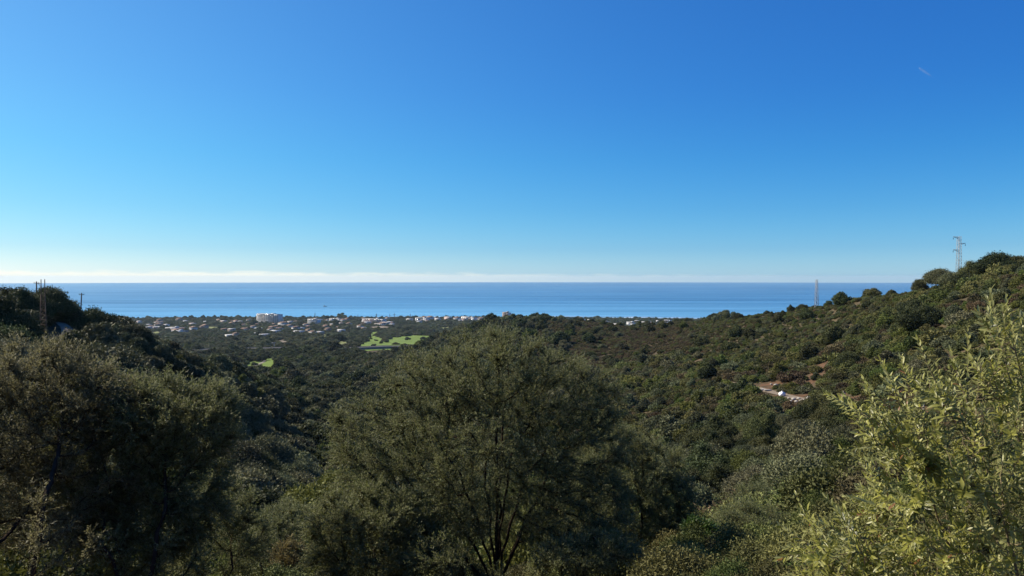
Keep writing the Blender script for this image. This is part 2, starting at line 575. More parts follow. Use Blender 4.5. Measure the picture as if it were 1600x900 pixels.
def terrain():
    azb = np.radians(np.arange(56, 305, 4.0))
    az = np.concatenate([AZF, azb])
    lr = LR[::1]
    rr = np.exp(lr)
    V = []
    zedge0, zedge1 = ZG[0], ZG[-1]
    for a in azb:
        t = (a - AZF[-1]) / (2 * math.pi - (AZF[-1] - AZF[0]))
        base = zedge1 * (1 - t) + zedge0 * t
        back = np.where(rr < 4, -1.8, -1.8 + 16 * np.clip((lr - math.log(4)) / 4, 0, 1))
        w = math.sin(math.pi * t)**0.5
        V.append(base * (1 - w) + back * w)
    Z = np.vstack([ZG, np.array(V)])
    A = np.repeat(az[:, None], len(lr), 1)
    R = np.repeat(rr[None, :], len(az), 0)
    X, Y = R * np.sin(A), R * np.cos(A)
    na, nr = Z.shape
    Vx = np.stack([X, Y, Z], -1).reshape(-1, 3)
    i = np.arange(na)[:, None]
    j = np.arange(nr - 1)[None, :]
    i2 = (i + 1) % na
    Q = np.stack([i * nr + j, i * nr + j + 1, i2 * nr + j + 1, i2 * nr + j], -1).reshape(-1, 4)
    Vx = np.vstack([Vx, [[0, 0, -1.8]]])
    c = len(Vx) - 1
    ii = np.arange(na)
    T = np.stack([np.full(na, c), ii * nr, ((ii + 1) % na) * nr], 1)
    m, t = new_mat('hillside_earth')
    L = t.links
    p = N(t, 'ShaderNodeBsdfPrincipled')
    p.inputs['Roughness'].default_value = 0.95
    p.inputs['Specular IOR Level'].default_value = 0.1
    g = N(t, 'ShaderNodeTexCoord')
    n1 = N(t, 'ShaderNodeTexNoise')
    n1.inputs['Scale'].default_value = 0.35
    n1.inputs['Detail'].default_value = 8
    n1.inputs['Roughness'].default_value = 0.7
    L.new(g.outputs['Object'], n1.inputs[0])
    r1 = N(t, 'ShaderNodeValToRGB')
    e = r1.color_ramp.elements
    e[0].position, e[0].color = 0.35, (0.030, 0.028, 0.014, 1)
    e[1].position, e[1].color = 0.68, (0.120, 0.088, 0.050, 1)
    L.new(n1.outputs[0], r1.inputs[0])
    n2 = N(t, 'ShaderNodeTexNoise')
    n2.inputs['Scale'].default_value = 0.55
    n2.inputs['Detail'].default_value = 8
    L.new(g.outputs['Object'], n2.inputs[0])
    r2 = N(t, 'ShaderNodeValToRGB')
    e = r2.color_ramp.elements
    e[0].position, e[0].color = 0.3, (0.060, 0.036, 0.020, 1)
    e[1].position, e[1].color = 0.7, (0.165, 0.088, 0.048, 1)
    L.new(n2.outputs[0], r2.inputs[0])
    at_ = N(t, 'ShaderNodeAttribute', attribute_name='soil')
    mx = N(t, 'ShaderNodeMix', data_type='RGBA')
    ad = N(t, 'ShaderNodeMath', operation='MULTIPLY_ADD')
    L.new(n2.outputs[0], ad.inputs[0])
    ad.inputs[1].default_value = 2.6
    ad.inputs[2].default_value = -1.45
    sm = N(t, 'ShaderNodeMath', operation='ADD', use_clamp=True)
    L.new(at_.outputs['Fac'], sm.inputs[0])
    L.new(ad.outputs[0], sm.inputs[1])
    ml = N(t, 'ShaderNodeMath', operation='MULTIPLY', use_clamp=True)
    L.new(sm.outputs[0], ml.inputs[0])
    s2 = N(t, 'ShaderNodeMath', operation='MULTIPLY', use_clamp=True)
    L.new(at_.outputs['Fac'], s2.inputs[0])
    s2.inputs[1].default_value = 3.0
    L.new(s2.outputs[0], ml.inputs[1])
    L.new(ml.outputs[0], mx.inputs['Factor'])
    L.new(r1.outputs[0], mx.inputs['A'])
    L.new(r2.outputs[0], mx.inputs['B'])
    L.new(mx.outputs['Result'], p.inputs['Base Color'])
    b = N(t, 'ShaderNodeBump')
    b.inputs['Strength'].default_value = 0.6
    b.inputs['Distance'].default_value = 0.6
    L.new(n2.outputs[0], b.inputs['Height'])
    L.new(b.outputs[0], p.inputs['Normal'])
    o = N(t, 'ShaderNodeOutputMaterial')
    L.new(p.outputs[0], o.inputs[0])
    me = mesh_np('hillside_ground', Vx, [Q, T], [m], True)
    a = me.attributes.new('soil', 'FLOAT', 'POINT')
    a.data.foreach_set('value', soil_amount(Vx[:, 0], Vx[:, 1]).astype(np.float32))
    return tag(obj('ground', me), 'dry scrub covered hillside and coastal plain falling to the sea', 'terrain', kind='structure')


terrain()


# ------------------------------------------------------------------ sea
def sea():
    R = 22200.0
    a = np.linspace(0, 2 * math.pi, 360, endpoint=False)
    V = [[0, 0, SEA]]
    rings = [2000, 4000, 8000, 14000, R]
    for q in rings:
        V += [[q * math.sin(x), q * math.cos(x), SEA] for x in a]
    V = np.array(V)
    i = np.arange(360)
    i2 = (i + 1) % 360
    T = np.stack([np.zeros(360, int), 1 + i2, 1 + i], 1)
    Q = [np.stack([1 + k * 360 + i, 1 + k * 360 + i2, 1 + (k + 1) * 360 + i2, 1 + (k + 1) * 360 + i], 1) for k in range(len(rings) - 1)]
    m, t = new_mat('sea_water')
    L = t.links
    p = N(t, 'ShaderNodeBsdfPrincipled')
    p.inputs['IOR'].default_value = 1.33
    g = N(t, 'ShaderNodeTexCoord')

    def noise(scale, sc=1.0, detail=4, rough=0.55, dist=0.0):
        mpn = N(t, 'ShaderNodeMapping')
        mpn.inputs['Scale'].default_value = scale
        L.new(g.outputs['Object'], mpn.inputs[0])
        n = N(t, 'ShaderNodeTexNoise')
        n.inputs['Scale'].default_value = sc
        n.inputs['Detail'].default_value = detail
        n.inputs['Roughness'].default_value = rough
        n.inputs['Distortion'].default_value = dist
        L.new(mpn.outputs[0], n.inputs[0])
        return n.outputs[0]

    # wind slicks: long streaks lying across the view
    s1 = noise((1 / 5200, 1 / 420, 1), 1.0, 6, 0.62, 0.4)
    s2 = noise((1 / 1500, 1 / 90, 1), 1.0, 5, 0.6, 0.3)
    add = N(t, 'ShaderNodeMath', operation='ADD')
    L.new(s1, add.inputs[0])
    L.new(s2, add.inputs[1])
    rr = N(t, 'ShaderNodeValToRGB')
    e = rr.color_ramp.elements
    e[0].position, e[0].color = 0.44, (0.006, 0.095, 0.215, 1)
    e[1].position, e[1].color = 0.565, (0.045, 0.190, 0.360, 1)
    hf = N(t, 'ShaderNodeMath', operation='MULTIPLY')
    L.new(add.outputs[0], hf.inputs[0])
    hf.inputs[1].default_value = 0.5
    L.new(hf.outputs[0], rr.inputs[0])
    # shallows with shimmer painted into the colour, and surf along the beach
    sp = N(t, 'ShaderNodeSeparateXYZ')
    L.new(g.outputs['Object'], sp.inputs[0])
    at_ = N(t, 'ShaderNodeVectorMath', operation='LENGTH')
    L.new(g.outputs['Object'], at_.inputs[0])
    sh = N(t, 'ShaderNodeMapRange', interpolation_type='SMOOTHSTEP')
    sh.inputs[1].default_value = 5200
    sh.inputs[2].default_value = 2750
    L.new(at_.outputs['Value'], sh.inputs[0])
    shm = N(t, 'ShaderNodeMath', operation='MULTIPLY')
    L.new(sh.outputs[0], shm.inputs[0])
    L.new(hf.outputs[0], shm.inputs[1])
    mxs = N(t, 'ShaderNodeMix', data_type='RGBA')
    L.new(shm.outputs[0], mxs.inputs['Factor'])
    L.new(rr.outputs[0], mxs.inputs['A'])
    mxs.inputs['B'].default_value = (0.16, 0.42, 0.62, 1)
    sf = N(t, 'ShaderNodeMapRange')
    sf.inputs[1].default_value = 2960
    sf.inputs[2].default_value = 2860
    L.new(at_.outputs['Value'], sf.inputs[0])
    s3 = noise((1 / 260, 1 / 38, 1), 1.0, 4, 0.6)
    sfm = N(t, 'ShaderNodeMapRange')
    sfm.inputs[1].default_value = 0.50
    sfm.inputs[2].default_value = 0.58
    L.new(s3, sfm.inputs[0])
    sfx = N(t, 'ShaderNodeMath', operation='MULTIPLY')
    L.new(sf.outputs[0], sfx.inputs[0])
    L.new(sfm.outputs[0], sfx.inputs[1])
    mxf = N(t, 'ShaderNodeMix', data_type='RGBA')
    L.new(sfx.outputs[0], mxf.inputs['Factor'])
    L.new(mxs.outputs['Result'], mxf.inputs['A'])
    mxf.inputs['B'].default_value = (0.75, 0.80, 0.82, 1)
    rgh = N(t, 'ShaderNodeMapRange')
    rgh.inputs[1].default_value = 0.42
    rgh.inputs[2].default_value = 0.60
    rgh.inputs[3].default_value = 0.42
    rgh.inputs[4].default_value = 0.26
    L.new(hf.outputs[0], rgh.inputs[0])
    L.new(rgh.outputs[0], p.inputs['Roughness'])
    L.new(mxf.outputs['Result'], p.inputs['Base Color'])
    w = noise((1 / 40, 1 / 14, 1), 1.0, 6, 0.7)
    b = N(t, 'ShaderNodeBump')
    b.inputs['Strength'].default_value = 0.55
    b.inputs['Distance'].default_value = 3.0
    L.new(w, b.inputs['Height'])
    L.new(b.outputs[0], p.inputs['Normal'])
    o = N(t, 'ShaderNodeOutputMaterial')
    L.new(p.outputs[0], o.inputs[0])
    me = mesh_np('sea', V, [T] + [np.concatenate(Q)], [m], False)
    tag(obj('sea', me), 'calm blue sea with pale wind streaks reaching the horizon', 'sea', kind='structure')


sea()


def ribbon(name, pts, width, mat, label, cat, lift=0.25, lay=True):
    """a strip of road or track laid over the ground"""
    pts = np.array(pts, float)
    d = np.concatenate([[0], np.cumsum(np.linalg.norm(np.diff(pts[:, :2], axis=0), axis=1))])
    n = max(8, int(d[-1] / max(1.0, width / 3)))
    s = np.linspace(0, d[-1], n)
    x, y = pchip(d, pts[:, 0], s), pchip(d, pts[:, 1], s)
    tx, ty = np.gradient(x), np.gradient(y)
    ln = np.hypot(tx, ty)
    nx, ny = -ty / ln, tx / ln
    k = 5
    V = []
    for u in np.linspace(-0.5, 0.5, k):
        wv = width * u
        xx, yy = x + nx * wv, y + ny * wv
        V.append(np.stack([xx, yy, height(xx, yy) + lift], 1))
    V = np.concatenate(V)
    if not lay:
        zc = height(x, y) + lift
        V[:, 2] = np.tile(zc, k)
    i = np.arange(n - 1)
    Q = np.concatenate([np.stack([a * n + i, (a + 1) * n + i, (a + 1) * n + i + 1, a * n + i + 1], 1) for a in range(k - 1)])
    me = mesh_np(name, V, [Q], [mat], True)
    return tag(obj(name, me), label, cat, kind='structure'), np.stack([x, y], 1)


CLEAR = []      # (points n x 2, half width) kept free of plants
LAWN = []       # polygons kept free of plants

M['asphalt'] = plain('asphalt', (0.20, 0.18, 0.155), 1.0, 0.0, 0.2, 0.5)
M['dirt'] = plain('track_dirt', (0.185, 0.15, 0.11), 0.95, 0.1, 0.3, 0.6, 0.4)
M['concrete'] = plain('concrete', (0.22, 0.185, 0.14), 0.9, 0.2, 0.2, 0.4)
M['grass'] = plain('golf_grass', (0.125, 0.178, 0.034), 0.9, 0.1, 0.42, 0.035)
M['grass_dry'] = plain('rough_grass', (0.15, 0.16, 0.05), 0.9, 0.15, 0.3, 0.1)
M['sand'] = plain('bunker_sand', (0.5, 0.44, 0.33), 0.9, 0.15, 0.1, 0.5)

# winding road on the left hill
pl = [at(84, 150), at(94, 156), at(102, 162), at(105, 167), at(103, 172), at(97, 176), at(91, 181)]
_, c_ = ribbon('hill_road', pl, 2.1, M['dirt'], 'pale dirt road bending up the dark left hill', 'road', 0.22)
CLEAR.append((c_, 1.7, 10))
# terrace track on the right hill
pl = [hit(1128, 598), hit(1160, 602), hit(1200, 612), hit(1240, 622), hit(1290, 628), hit(1335, 634)]
_, c_ = ribbon('dirt_track', pl, 2.4, M['dirt'], 'pale dirt track across the right hill below the red earth bank', 'track', 0.18)
CLEAR.append((c_, 1.3, 7))
# road crossing the valley mouth
hw = [at(300, 1010), at(380, 1000), at(440, 985), at(500, 975), at(580, 985), at(660, 1000), at(740, 1040)]
_, HWY = ribbon('valley_road', hw, 7.0, M['asphalt'], 'straight road crossing the valley mouth on a low wall', 'road', 3.3, lay=False)
CLEAR.append((HWY, 6, 26))


def poly_patch(name, pix, mat, label, cat, lift=0.35, n=46):
    P = np.array([hit(*q) for q in pix])[:, :2]
    lo, hi = P.min(0), P.max(0)
    gx, gy = np.meshgrid(np.linspace(lo[0], hi[0], n), np.linspace(lo[1], hi[1], n), indexing='ij')
    q = np.stack([gx.ravel(), gy.ravel()], 1)
    # pull outside points onto the outline so the edge stays crisp
    ins = inside(P, q)
    A, B = P, np.roll(P, -1, 0)
    out = np.nonzero(~ins)[0]
    if len(out):
        ap = q[out][:, None, :] - A[None]
        ab = (B - A)[None]
        tt = np.clip((ap * ab).sum(-1) / ((ab**2).sum(-1) + 1e-9), 0, 1)
        c = A[None] + tt[..., None] * ab
        dd = np.linalg.norm(c - q[out][:, None, :], axis=-1)
        k = dd.argmin(1)
        near = dd[np.arange(len(out)), k] < max(hi - lo) / n * 1.5
        q[out[near]] = c[np.arange(len(out)), k][near]
        ins[out[near]] = True
    ok = ins.reshape(n, n)
    i, j = np.nonzero(ok[:-1, :-1] & ok[1:, :-1] & ok[:-1, 1:] & ok[1:, 1:])
    Q = np.stack([i * n + j, (i + 1) * n + j, (i + 1) * n + j + 1, i * n + j + 1], 1)
    V = np.column_stack([q, height(q[:, 0], q[:, 1]) + lift])
    us, inv = np.unique(Q, return_inverse=True)
    me = mesh_np(name, V[us], [inv.reshape(-1, 4)], [mat], True)
    LAWN.append(P)
    return tag(obj(name, me), label, cat, kind='structure')


def inside(P, q):
    x, y = q[:, 0], q[:, 1]
    c = np.zeros(len(q), bool)
    j = len(P) - 1
    for i in range(len(P)):
        xi, yi, xj, yj = P[i, 0], P[i, 1], P[j, 0], P[j, 1]
        if yi != yj:
            c ^= ((yi > y) != (yj > y)) & (x < (xj - xi) * (y - yi) / (yj - yi) + xi)
        j = i
    return c


poly_patch('fairway', [(558, 541), (572, 531), (578, 520), (591, 518), (588, 528), (606, 530), (640, 524), (682, 526), (676, 533), (655, 538), (636, 546), (600, 546), (572, 549)], M['grass'], 'bright green golf fairway on the coastal plain', 'golf course')
poly_patch('fairway', [(378, 571), (392, 564), (408, 566), (424, 558), (433, 566), (426, 574), (398, 575)], M['grass'], 'small bright green golf lawn at the foot of the left hill', 'golf course')
poly_patch('fairway', [(548, 528), (551, 521), (555, 521), (554, 528)], M['grass'], 'tiny green golf lawn left of the long fairway', 'golf course', n=16)
poly_patch('meadow', [(524, 537), (530, 533), (542, 534), (546, 539), (532, 540)], M['grass_dry'], 'dull green meadow between the trees beside the fairway', 'meadow', n=22)
poly_patch('meadow', [(475, 574), (480, 570), (490, 575), (484, 579)], M['grass_dry'], 'small pale grass patch in the dark valley wood', 'meadow', n=18)
poly_patch('meadow', [(304, 512), (330, 510.5), (356, 512), (330, 513.5)], M['grass_dry'], 'long pale meadow among houses on the plain', 'meadow', n=26)
poly_patch('meadow', [(650, 514), (700, 511.5), (712, 513), (670, 515.5)], M['grass_dry'], 'long pale meadow behind the golf fairway', 'meadow', n=26)
ribbon('cart_path', [hit(398, 573), hit(406, 569), hit(414, 564)], 3.2, M['concrete'], 'pale cart path over the small golf lawn', 'path', 0.5)

for k, pix in enumerate(([(372, 507), (384, 505.5), (392, 508), (380, 509)], [(455, 512), (470, 510.5), (478, 513), (462, 514.5)], [(502, 523), (516, 521.5), (520, 524), (508, 526)], [(575, 511), (600, 509.5), (612, 511.5), (585, 513)],
                         [(232, 520), (246, 518), (252, 521), (240, 523)], [(430, 533), (446, 530), (452, 534), (438, 536)], [(345, 524), (356, 522), (364, 525), (350, 527)])):
    poly_patch('bare_plot', pix, M['dirt'] if k % 2 else M['grass_dry'], ('small pale bare plot among the trees of the plain' if k % 2 else 'small dull grass plot among the trees of the plain'), 'plot', n=16)

# ------------------------------------------------------------------ plants: forms for hillside shrubs and trees
ICO_V, ICO_F = None, None


def ico():
    global ICO_V, ICO_F
    if ICO_V is None:
        import bmesh
        bm = bmesh.new()
        bmesh.ops.create_icosphere(bm, subdivisions=2, radius=1.0)
        bm.verts.ensure_lookup_table()
        ICO_V = np.array([v.co[:] for v in bm.verts])
        ICO_F = np.array([[v.index for v in f.verts] for f in bm.faces])
        bm.free()
    return ICO_V, ICO_F


def canopy(name, seed, kind, h=0.8, base=0.0, lobes=11, n=2600, leaf=0.055, loose=0.02):
    """one crown: uneven lobes clothed in leaf clumps around a solid core tinted darker; about 1 wide, base..base+h high"""
    r = np.random.default_rng(seed)
    iv, if_ = ico()
    C, R = [], []
    for k in range(lobes):
        a = r.uniform(0, 2 * math.pi)
        q = math.sqrt(r.uniform(0, 1)) * 0.37
        rad = r.uniform(0.10, 0.23) * (1.0 if k else 1.25)
        zmax = base + h * (1 - 0.9 * (q / 0.5)**2) - rad
        zmax = base + (zmax - base) * r.uniform(0.72, 1.10)
        z = base + rad * 0.6 + (max(zmax, base + rad * 0.7) - base - rad * 0.6) * r.uniform(0.1, 1.0)**0.6
        C.append((q * math.cos(a), q * math.sin(a), z))
        R.append(rad)
    C, R = np.array(C), np.array(R)
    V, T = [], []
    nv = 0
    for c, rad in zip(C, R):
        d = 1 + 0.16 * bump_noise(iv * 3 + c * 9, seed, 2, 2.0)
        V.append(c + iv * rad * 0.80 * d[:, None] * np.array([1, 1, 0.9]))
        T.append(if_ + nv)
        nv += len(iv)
    w = R**2 / (R**2).sum()
    k = r.choice(lobes, size=n * 2, p=w)
    u = r.normal(size=(n * 2, 3))
    u[:, 2] = u[:, 2] * 0.9 + 0.25
    u /= np.linalg.norm(u, axis=1, keepdims=True)
    P = C[k] + u * (R[k] * r.uniform(0.82, 1.12, n * 2))[:, None] * np.array([1, 1, 0.92])
    P += r.normal(size=P.shape) * loose
    dist = np.linalg.norm(P[:, None, :] - C[None], axis=-1) / R[None]
    ok = (dist.min(1) > 0.72) & (P[:, 2] > base - 0.02)
    P, u = P[ok][:n], u[ok][:n]
    m = len(P)
    nrm = u * 0.9 + r.normal(size=(m, 3)) * 0.6
    nrm /= np.linalg.norm(nrm, axis=1, keepdims=True)
    t1 = np.cross(nrm, r.normal(size=(m, 3)))
    t1 /= np.linalg.norm(t1, axis=1, keepdims=True) + 1e-9
    rad_ = r.uniform(size=m) < 0.55                       # sprigs that stand out of the crown
    ax = u * 0.9 + np.array([0, 0, 0.45]) + r.normal(size=(m, 3)) * 0.55
    ax /= np.linalg.norm(ax, axis=1, keepdims=True)
    t1 = np.where(rad_[:, None], ax, t1)
    nrm = np.cross(t1, r.normal(size=(m, 3)))
    nrm = np.where(rad_[:, None], nrm / (np.linalg.norm(nrm, axis=1, keepdims=True) + 1e-9), np.cross(t1, np.cross(u + r.normal(size=(m, 3)) * 0.6, t1)))
    nrm /= np.linalg.norm(nrm, axis=1, keepdims=True) + 1e-9
    nrm = np.where(((nrm * u).sum(1) < 0)[:, None], -nrm, nrm)
    t2 = np.cross(nrm, t1)
    s = leaf * r.uniform(0.5, 1.25, m)[:, None]
    Vq = np.stack([P - t1 * s, P + t2 * s * 0.5 + nrm * s * 0.15, P + t1 * s * 1.2, P - t2 * s * 0.5], 1).reshape(-1, 3)
    Q = np.arange(m * 4).reshape(m, 4) + nv
    V = np.vstack(V + [Vq])
    T = np.concatenate(T)
    tint = np.concatenate([r.uniform(0.0, 0.35, len(T)), np.clip(r.normal(0.5, 0.25, m), 0, 1)])  # solid inner core gets only the darker leaf tints
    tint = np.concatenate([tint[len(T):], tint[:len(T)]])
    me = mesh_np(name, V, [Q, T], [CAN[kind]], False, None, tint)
    return me


def trunk_mesh(seed):
    r = np.random.default_rng(seed)
    mb = MB()
    b = np.array([0, 0, -0.08])
    top = np.array([r.normal() * 0.03, r.normal() * 0.03, 0.34])
    mb.tube([b, b * 0.4 + top * 0.3, top], [0.04, 0.032, 0.026], 7)
    for k in range(5):
        a = k * 1.26 + r.uniform(-0.3, 0.3)
        e = top + np.array([math.cos(a) * 0.26, math.sin(a) * 0.26, 0.26 + r.uniform(-0.06, 0.1)])
        mb.tube([top - [0, 0, 0.03], (top + e) / 2 + [0, 0, 0.03], e], [0.02, 0.014, 0.007], 5)
    return mb.mesh('trunk', [M['bark']], True)


SHRUBS, FINE_SHRUBS = {}, {}     # kind -> list of meshes
for kind, hs_ in (('maquis', (0.62, 0.74, 0.56)), ('brown', (0.52, 0.62, 0.48)), ('bright', (0.7, 0.8)), ('olive', (0.8, 0.7))):
    SHRUBS[kind] = [canopy(kind + '_bush', 100 + 17 * i + len(kind), kind, h, 0.0, 12 + i, 3600, 0.044, 0.035) for i, h in enumerate(hs_)]
    FINE_SHRUBS[kind] = [canopy(kind + '_leafy_bush', 150 + 17 * i + len(kind), kind, h * 1.1, 0.0, 18 + i, 24000, 0.0165, 0.055) for i, h in enumerate(hs_)]
CROWNS, FINE_CROWNS = {}, {}
for kind, hs_ in (('oak', (0.72, 0.82, 0.64)), ('olive', (0.74, 0.84, 0.66)), ('bright', (0.8,))):
    CROWNS[kind] = [canopy(kind + '_crown', 300 + 13 * i + len(kind), kind, h, 0.16, 16 + i, 4600, 0.038, 0.026) for i, h in enumerate(hs_)]
    FINE_CROWNS[kind] = [canopy(kind + '_leafy_crown', 350 + 13 * i + len(kind), kind, h, 0.18, 22 + i, 18000, 0.0185, 0.036) for i, h in enumerate(hs_)]
TRUNKS = [trunk_mesh(k) for k in range(3)]

# ------------------------------------------------------------------ where the plants stand
FG = [(40, 700, 160, 190), (240, 760, 150, 190), (-30, 720, 150, 210), (780, 690, 250, 200), (600, 800, 110, 110), (1000, 800, 90, 130), (1450, 760, 190, 230), (1540, 620, 110, 150)]


def scatter(cell, rmin, rmax, azmin, azmax, seed):
    r = np.random.default_rng(seed)
    x0, x1 = rmax * math.sin(math.radians(azmin)), rmax * math.sin(math.radians(azmax))
    gx, gy = np.meshgrid(np.arange(x0, x1, cell), np.arange(rmin * 0.55, rmax, cell), indexing='ij')
    x = gx.ravel() + r.uniform(-0.5, 0.5, gx.size) * cell
    y = gy.ravel() + r.uniform(-0.5, 0.5, gx.size) * cell
    rr = np.hypot(x, y)
    az = np.degrees(np.arctan2(x, y))
    ok = (rr > rmin) & (rr < rmax) & (az > azmin) & (az < azmax)
    return x[ok], y[ok]


def free(x, y, margin, seed=8):
    r = np.random.default_rng(seed)
    ok = soil_amount(x, y) < 0.35
    q = np.stack([x, y], 1)
    rr = np.hypot(x, y)
    lone = r.uniform(size=len(x))
    ok &= (soil_amount(x * (1 + 5 / rr), y * (1 + 5 / rr)) < 0.6) | (rr < 100) | (lone < 0.38)
    for c, w, back in CLEAR:
        lo, hi = c.min(0) - 80, c.max(0) + 80
        k = np.nonzero((x > lo[0]) & (x < hi[0]) & (y > lo[1]) & (y < hi[1]))[0]
        if not len(k):
            continue
        for sft in np.linspace(0, 1, 4):
            qs = q[k] * (1 + sft * back / rr[k])[:, None]
            dmin = np.min(np.linalg.norm(qs[:, None] - c[None], axis=-1), axis=1)
            ok[k] &= (dmin > w + margin * (1 - 0.5 * sft)) | ((sft > 0) & (r.uniform(size=len(k)) < 0.25))
    for P in LAWN:
        lo, hi = P.min(0) - 120, P.max(0) + 120
        k = np.nonzero((x > lo[0]) & (x < hi[0]) & (y > lo[1]) & (y < hi[1]))[0]
        if not len(k):
            continue
        few = 0.03 if np.hypot(*P.mean(0)) > 950 else 0.012
        for sft in (0, 25, 55, 85, 120, 160):
            qs = q[k] * (1 + sft * (1.0 if rr[k].mean() < 1200 or sft < 90 else 0.5) / rr[k])[:, None]
            ok[k] &= ~inside(P, qs) | (lone[k] < few)
    for (bx, by, br) in BUILT:
        k = np.nonzero((np.abs(x - bx) < 110) & (np.abs(y - by) < 110))[0]
        for sft in (0, 0.5, 1.0):
            f = 1 + (0 if br < 3 else 45 * sft) / math.hypot(bx, by)
            ok[k] &= (np.hypot(x[k] * f - bx, y[k] * f - by) > br + margin * 0.5) | ((sft > 0) & (r.uniform(size=len(k)) < 0.4))
    return ok


BUILT = []      # footprints of buildings and pylons, filled below


# ------------------------------------------------------------------ buildings of the coastal town
M['white_wall'] = plain('white_render', (0.54, 0.53, 0.52), 0.85, 0.2, 0.06, 0.3)
M['pink_wall'] = plain('pinkish_render', (0.56, 0.43, 0.38), 0.85, 0.2, 0.06, 0.3)
M['tan_wall'] = plain('tan_render', (0.34, 0.27, 0.22), 0.85, 0.2, 0.06, 0.3)
M['tile'] = plain('clay_tile', (0.20, 0.125, 0.09), 0.85, 0.2, 0.25, 0.8)
M['flatroof'] = plain('flat_roof', (0.36, 0.34, 0.32), 0.9, 0.2, 0.15, 0.5)
M['glass'] = plain('window_glass', (0.035, 0.045, 0.055), 0.15, 0.5, 0.1, 1.0)
M['metal'] = plain('galvanised_steel', (0.30, 0.30, 0.29), 0.5, 0.4, 0.15, 3.0)
M['rust'] = plain('rusty_steel', (0.13, 0.085, 0.055), 0.8, 0.3, 0.3, 4.0)
M['darksteel'] = plain('dark_steel', (0.05, 0.05, 0.052), 0.7, 0.3, 0.2, 4.0)
M['wood'] = plain('grey_wood', (0.11, 0.09, 0.07), 0.9, 0.2, 0.3, 5.0)
M['plank'] = plain('pale_plank', (0.42, 0.36, 0.28), 0.85, 0.2, 0.25, 3.0)
M['stone'] = plain('pale_stone', (0.36, 0.33, 0.28), 0.9, 0.2, 0.25, 2.0, 0.3)
M['whitesheet'] = plain('white_fabric', (0.8, 0.8, 0.8), 0.7, 0.3, 0.05, 2.0)


def facade_windows(root, w, d, h, cols, floors, y_off=0.0, wsx=0.55, mat='glass', z0=1.2):
    """windows of the side that looks inland, each one its own part"""
    fh = h / floors
    me = None
    for f in range(floors):
        for c in range(cols):
            if me is None:
                ww, wh = w / cols * wsx, fh * 0.5
                mb = MB().box((0, 0, 0), (ww, 0.16, wh))
                me = mb.mesh('window', [M[mat]])
            o = obj('window', me, root)
            o.location = ((c + 0.5) / cols * w - w / 2, -d / 2 - 0.06 + y_off, (f + 0.52) * fh)


def flat_block(name, px, py, r, w, d, h, cols, floors, wall, label, cat, yaw=0.0, bays=0, group=None, setback=None):
    if r is None:
        p = hit(px, py)
    else:
        p = at(px, r)
    root = empty(name, (p[0], p[1], p[2] - 1.0), -math.atan2(p[0], p[1]) + yaw)
    tag(root, label, cat, group)
    BUILT.append((p[0], p[1], w * 0.55))
    h = h + 1.0
    if bays:
        bw = w / bays
        for k in range(bays):
            mt = wall[k % len(wall)]
            off = (k % 2) * 1.2
            hh = h - (0.0 if k % 2 == 0 else 2.0)
            MB().box(((k + 0.5) * bw - w / 2, off / 2, hh / 2), (bw - 0.01, d - off, hh)).build('wall', M[mt], root)
    else:
        MB().box((0, 0, h / 2), (w, d, h)).build('wall', M[wall[0]], root)
    mb = MB()
    mb.box((0, -d / 2 + 0.15, h + 0.31), (w + 0.3, 0.3, 0.6)).box((0, d / 2 - 0.15, h + 0.31), (w + 0.3, 0.3, 0.6))
    mb.box((-w / 2 + 0.0, 0, h + 0.31), (0.3, d - 0.62, 0.6)).box((w / 2 - 0.0, 0, h + 0.31), (0.3, d - 0.62, 0.6))
    mb.box((0, 0, h + 0.12), (w - 0.4, d - 0.7, 0.2))
    rf = mb.build('roof', M['flatroof'], root)
    MB().box((w * 0.18, 0, h + 1.5), (w * 0.16, d * 0.4, 2.4)).build('stair_head', M[wall[0]], rf)
    facade_windows(root, w, d, h, cols, floors)
    if floors >= 4:
        for f in range(floors):
            z = (f + 0.1) * h / floors
            MB().box((0, -d / 2 - 0.75, z + 0.1), (w * 0.94, 1.3, 0.22)).box((0, -d / 2 - 1.36, z + 0.62), (w * 0.94, 0.1, 0.8)).build('balcony', M[wall[-1]], root)
    return root


def tiled_house(px, py, r, w, d, h, label, group=None, wall='white_wall', yaw=0.0, flat=False):
    p = hit(px, py) if r is None else at(px, r)
    root = empty('villa', (p[0], p[1], p[2] - 0.8), -math.atan2(p[0], p[1]) + yaw)
    tag(root, label, 'house', group)
    BUILT.append((p[0], p[1], max(w, d) * 0.55))
    h += 0.8
    MB().box((0, 0, h / 2), (w, d, h)).build('wall', M[wall], root)
    if flat:
        MB().box((0, 0, h + 0.2), (w + 0.5, d + 0.5, 0.38)).build('roof', M['white_wall'], root)
    else:
        e, rz = 0.5, w * 0.16
        V = [(-w / 2 - e, -d / 2 - e, h), (w / 2 + e, -d / 2 - e, h), (w / 2 + e, d / 2 + e, h), (-w / 2 - e, d / 2 + e, h), (-w / 4, 0, h + rz), (w / 4, 0, h + rz)]
        mb = MB().add(V, [(0, 1, 5, 4), (2, 3, 4, 5), (3, 2, 1, 0)], [(1, 2, 5), (3, 0, 4)])
        rf = mb.build('roof', M['tile'], root)
        MB().box((w * 0.2, d * 0.1, h + rz * 0.8), (0.9, 0.9, 2.0)).build('chimney', M[wall], rf)
    facade_windows(root, w, d, h, 4, 2, wsx=0.4)
    MB().box((0, -d / 2 - 0.08, 1.7), (1.2, 0.14, 2.2)).build('door', M['wood'], root)
    return root


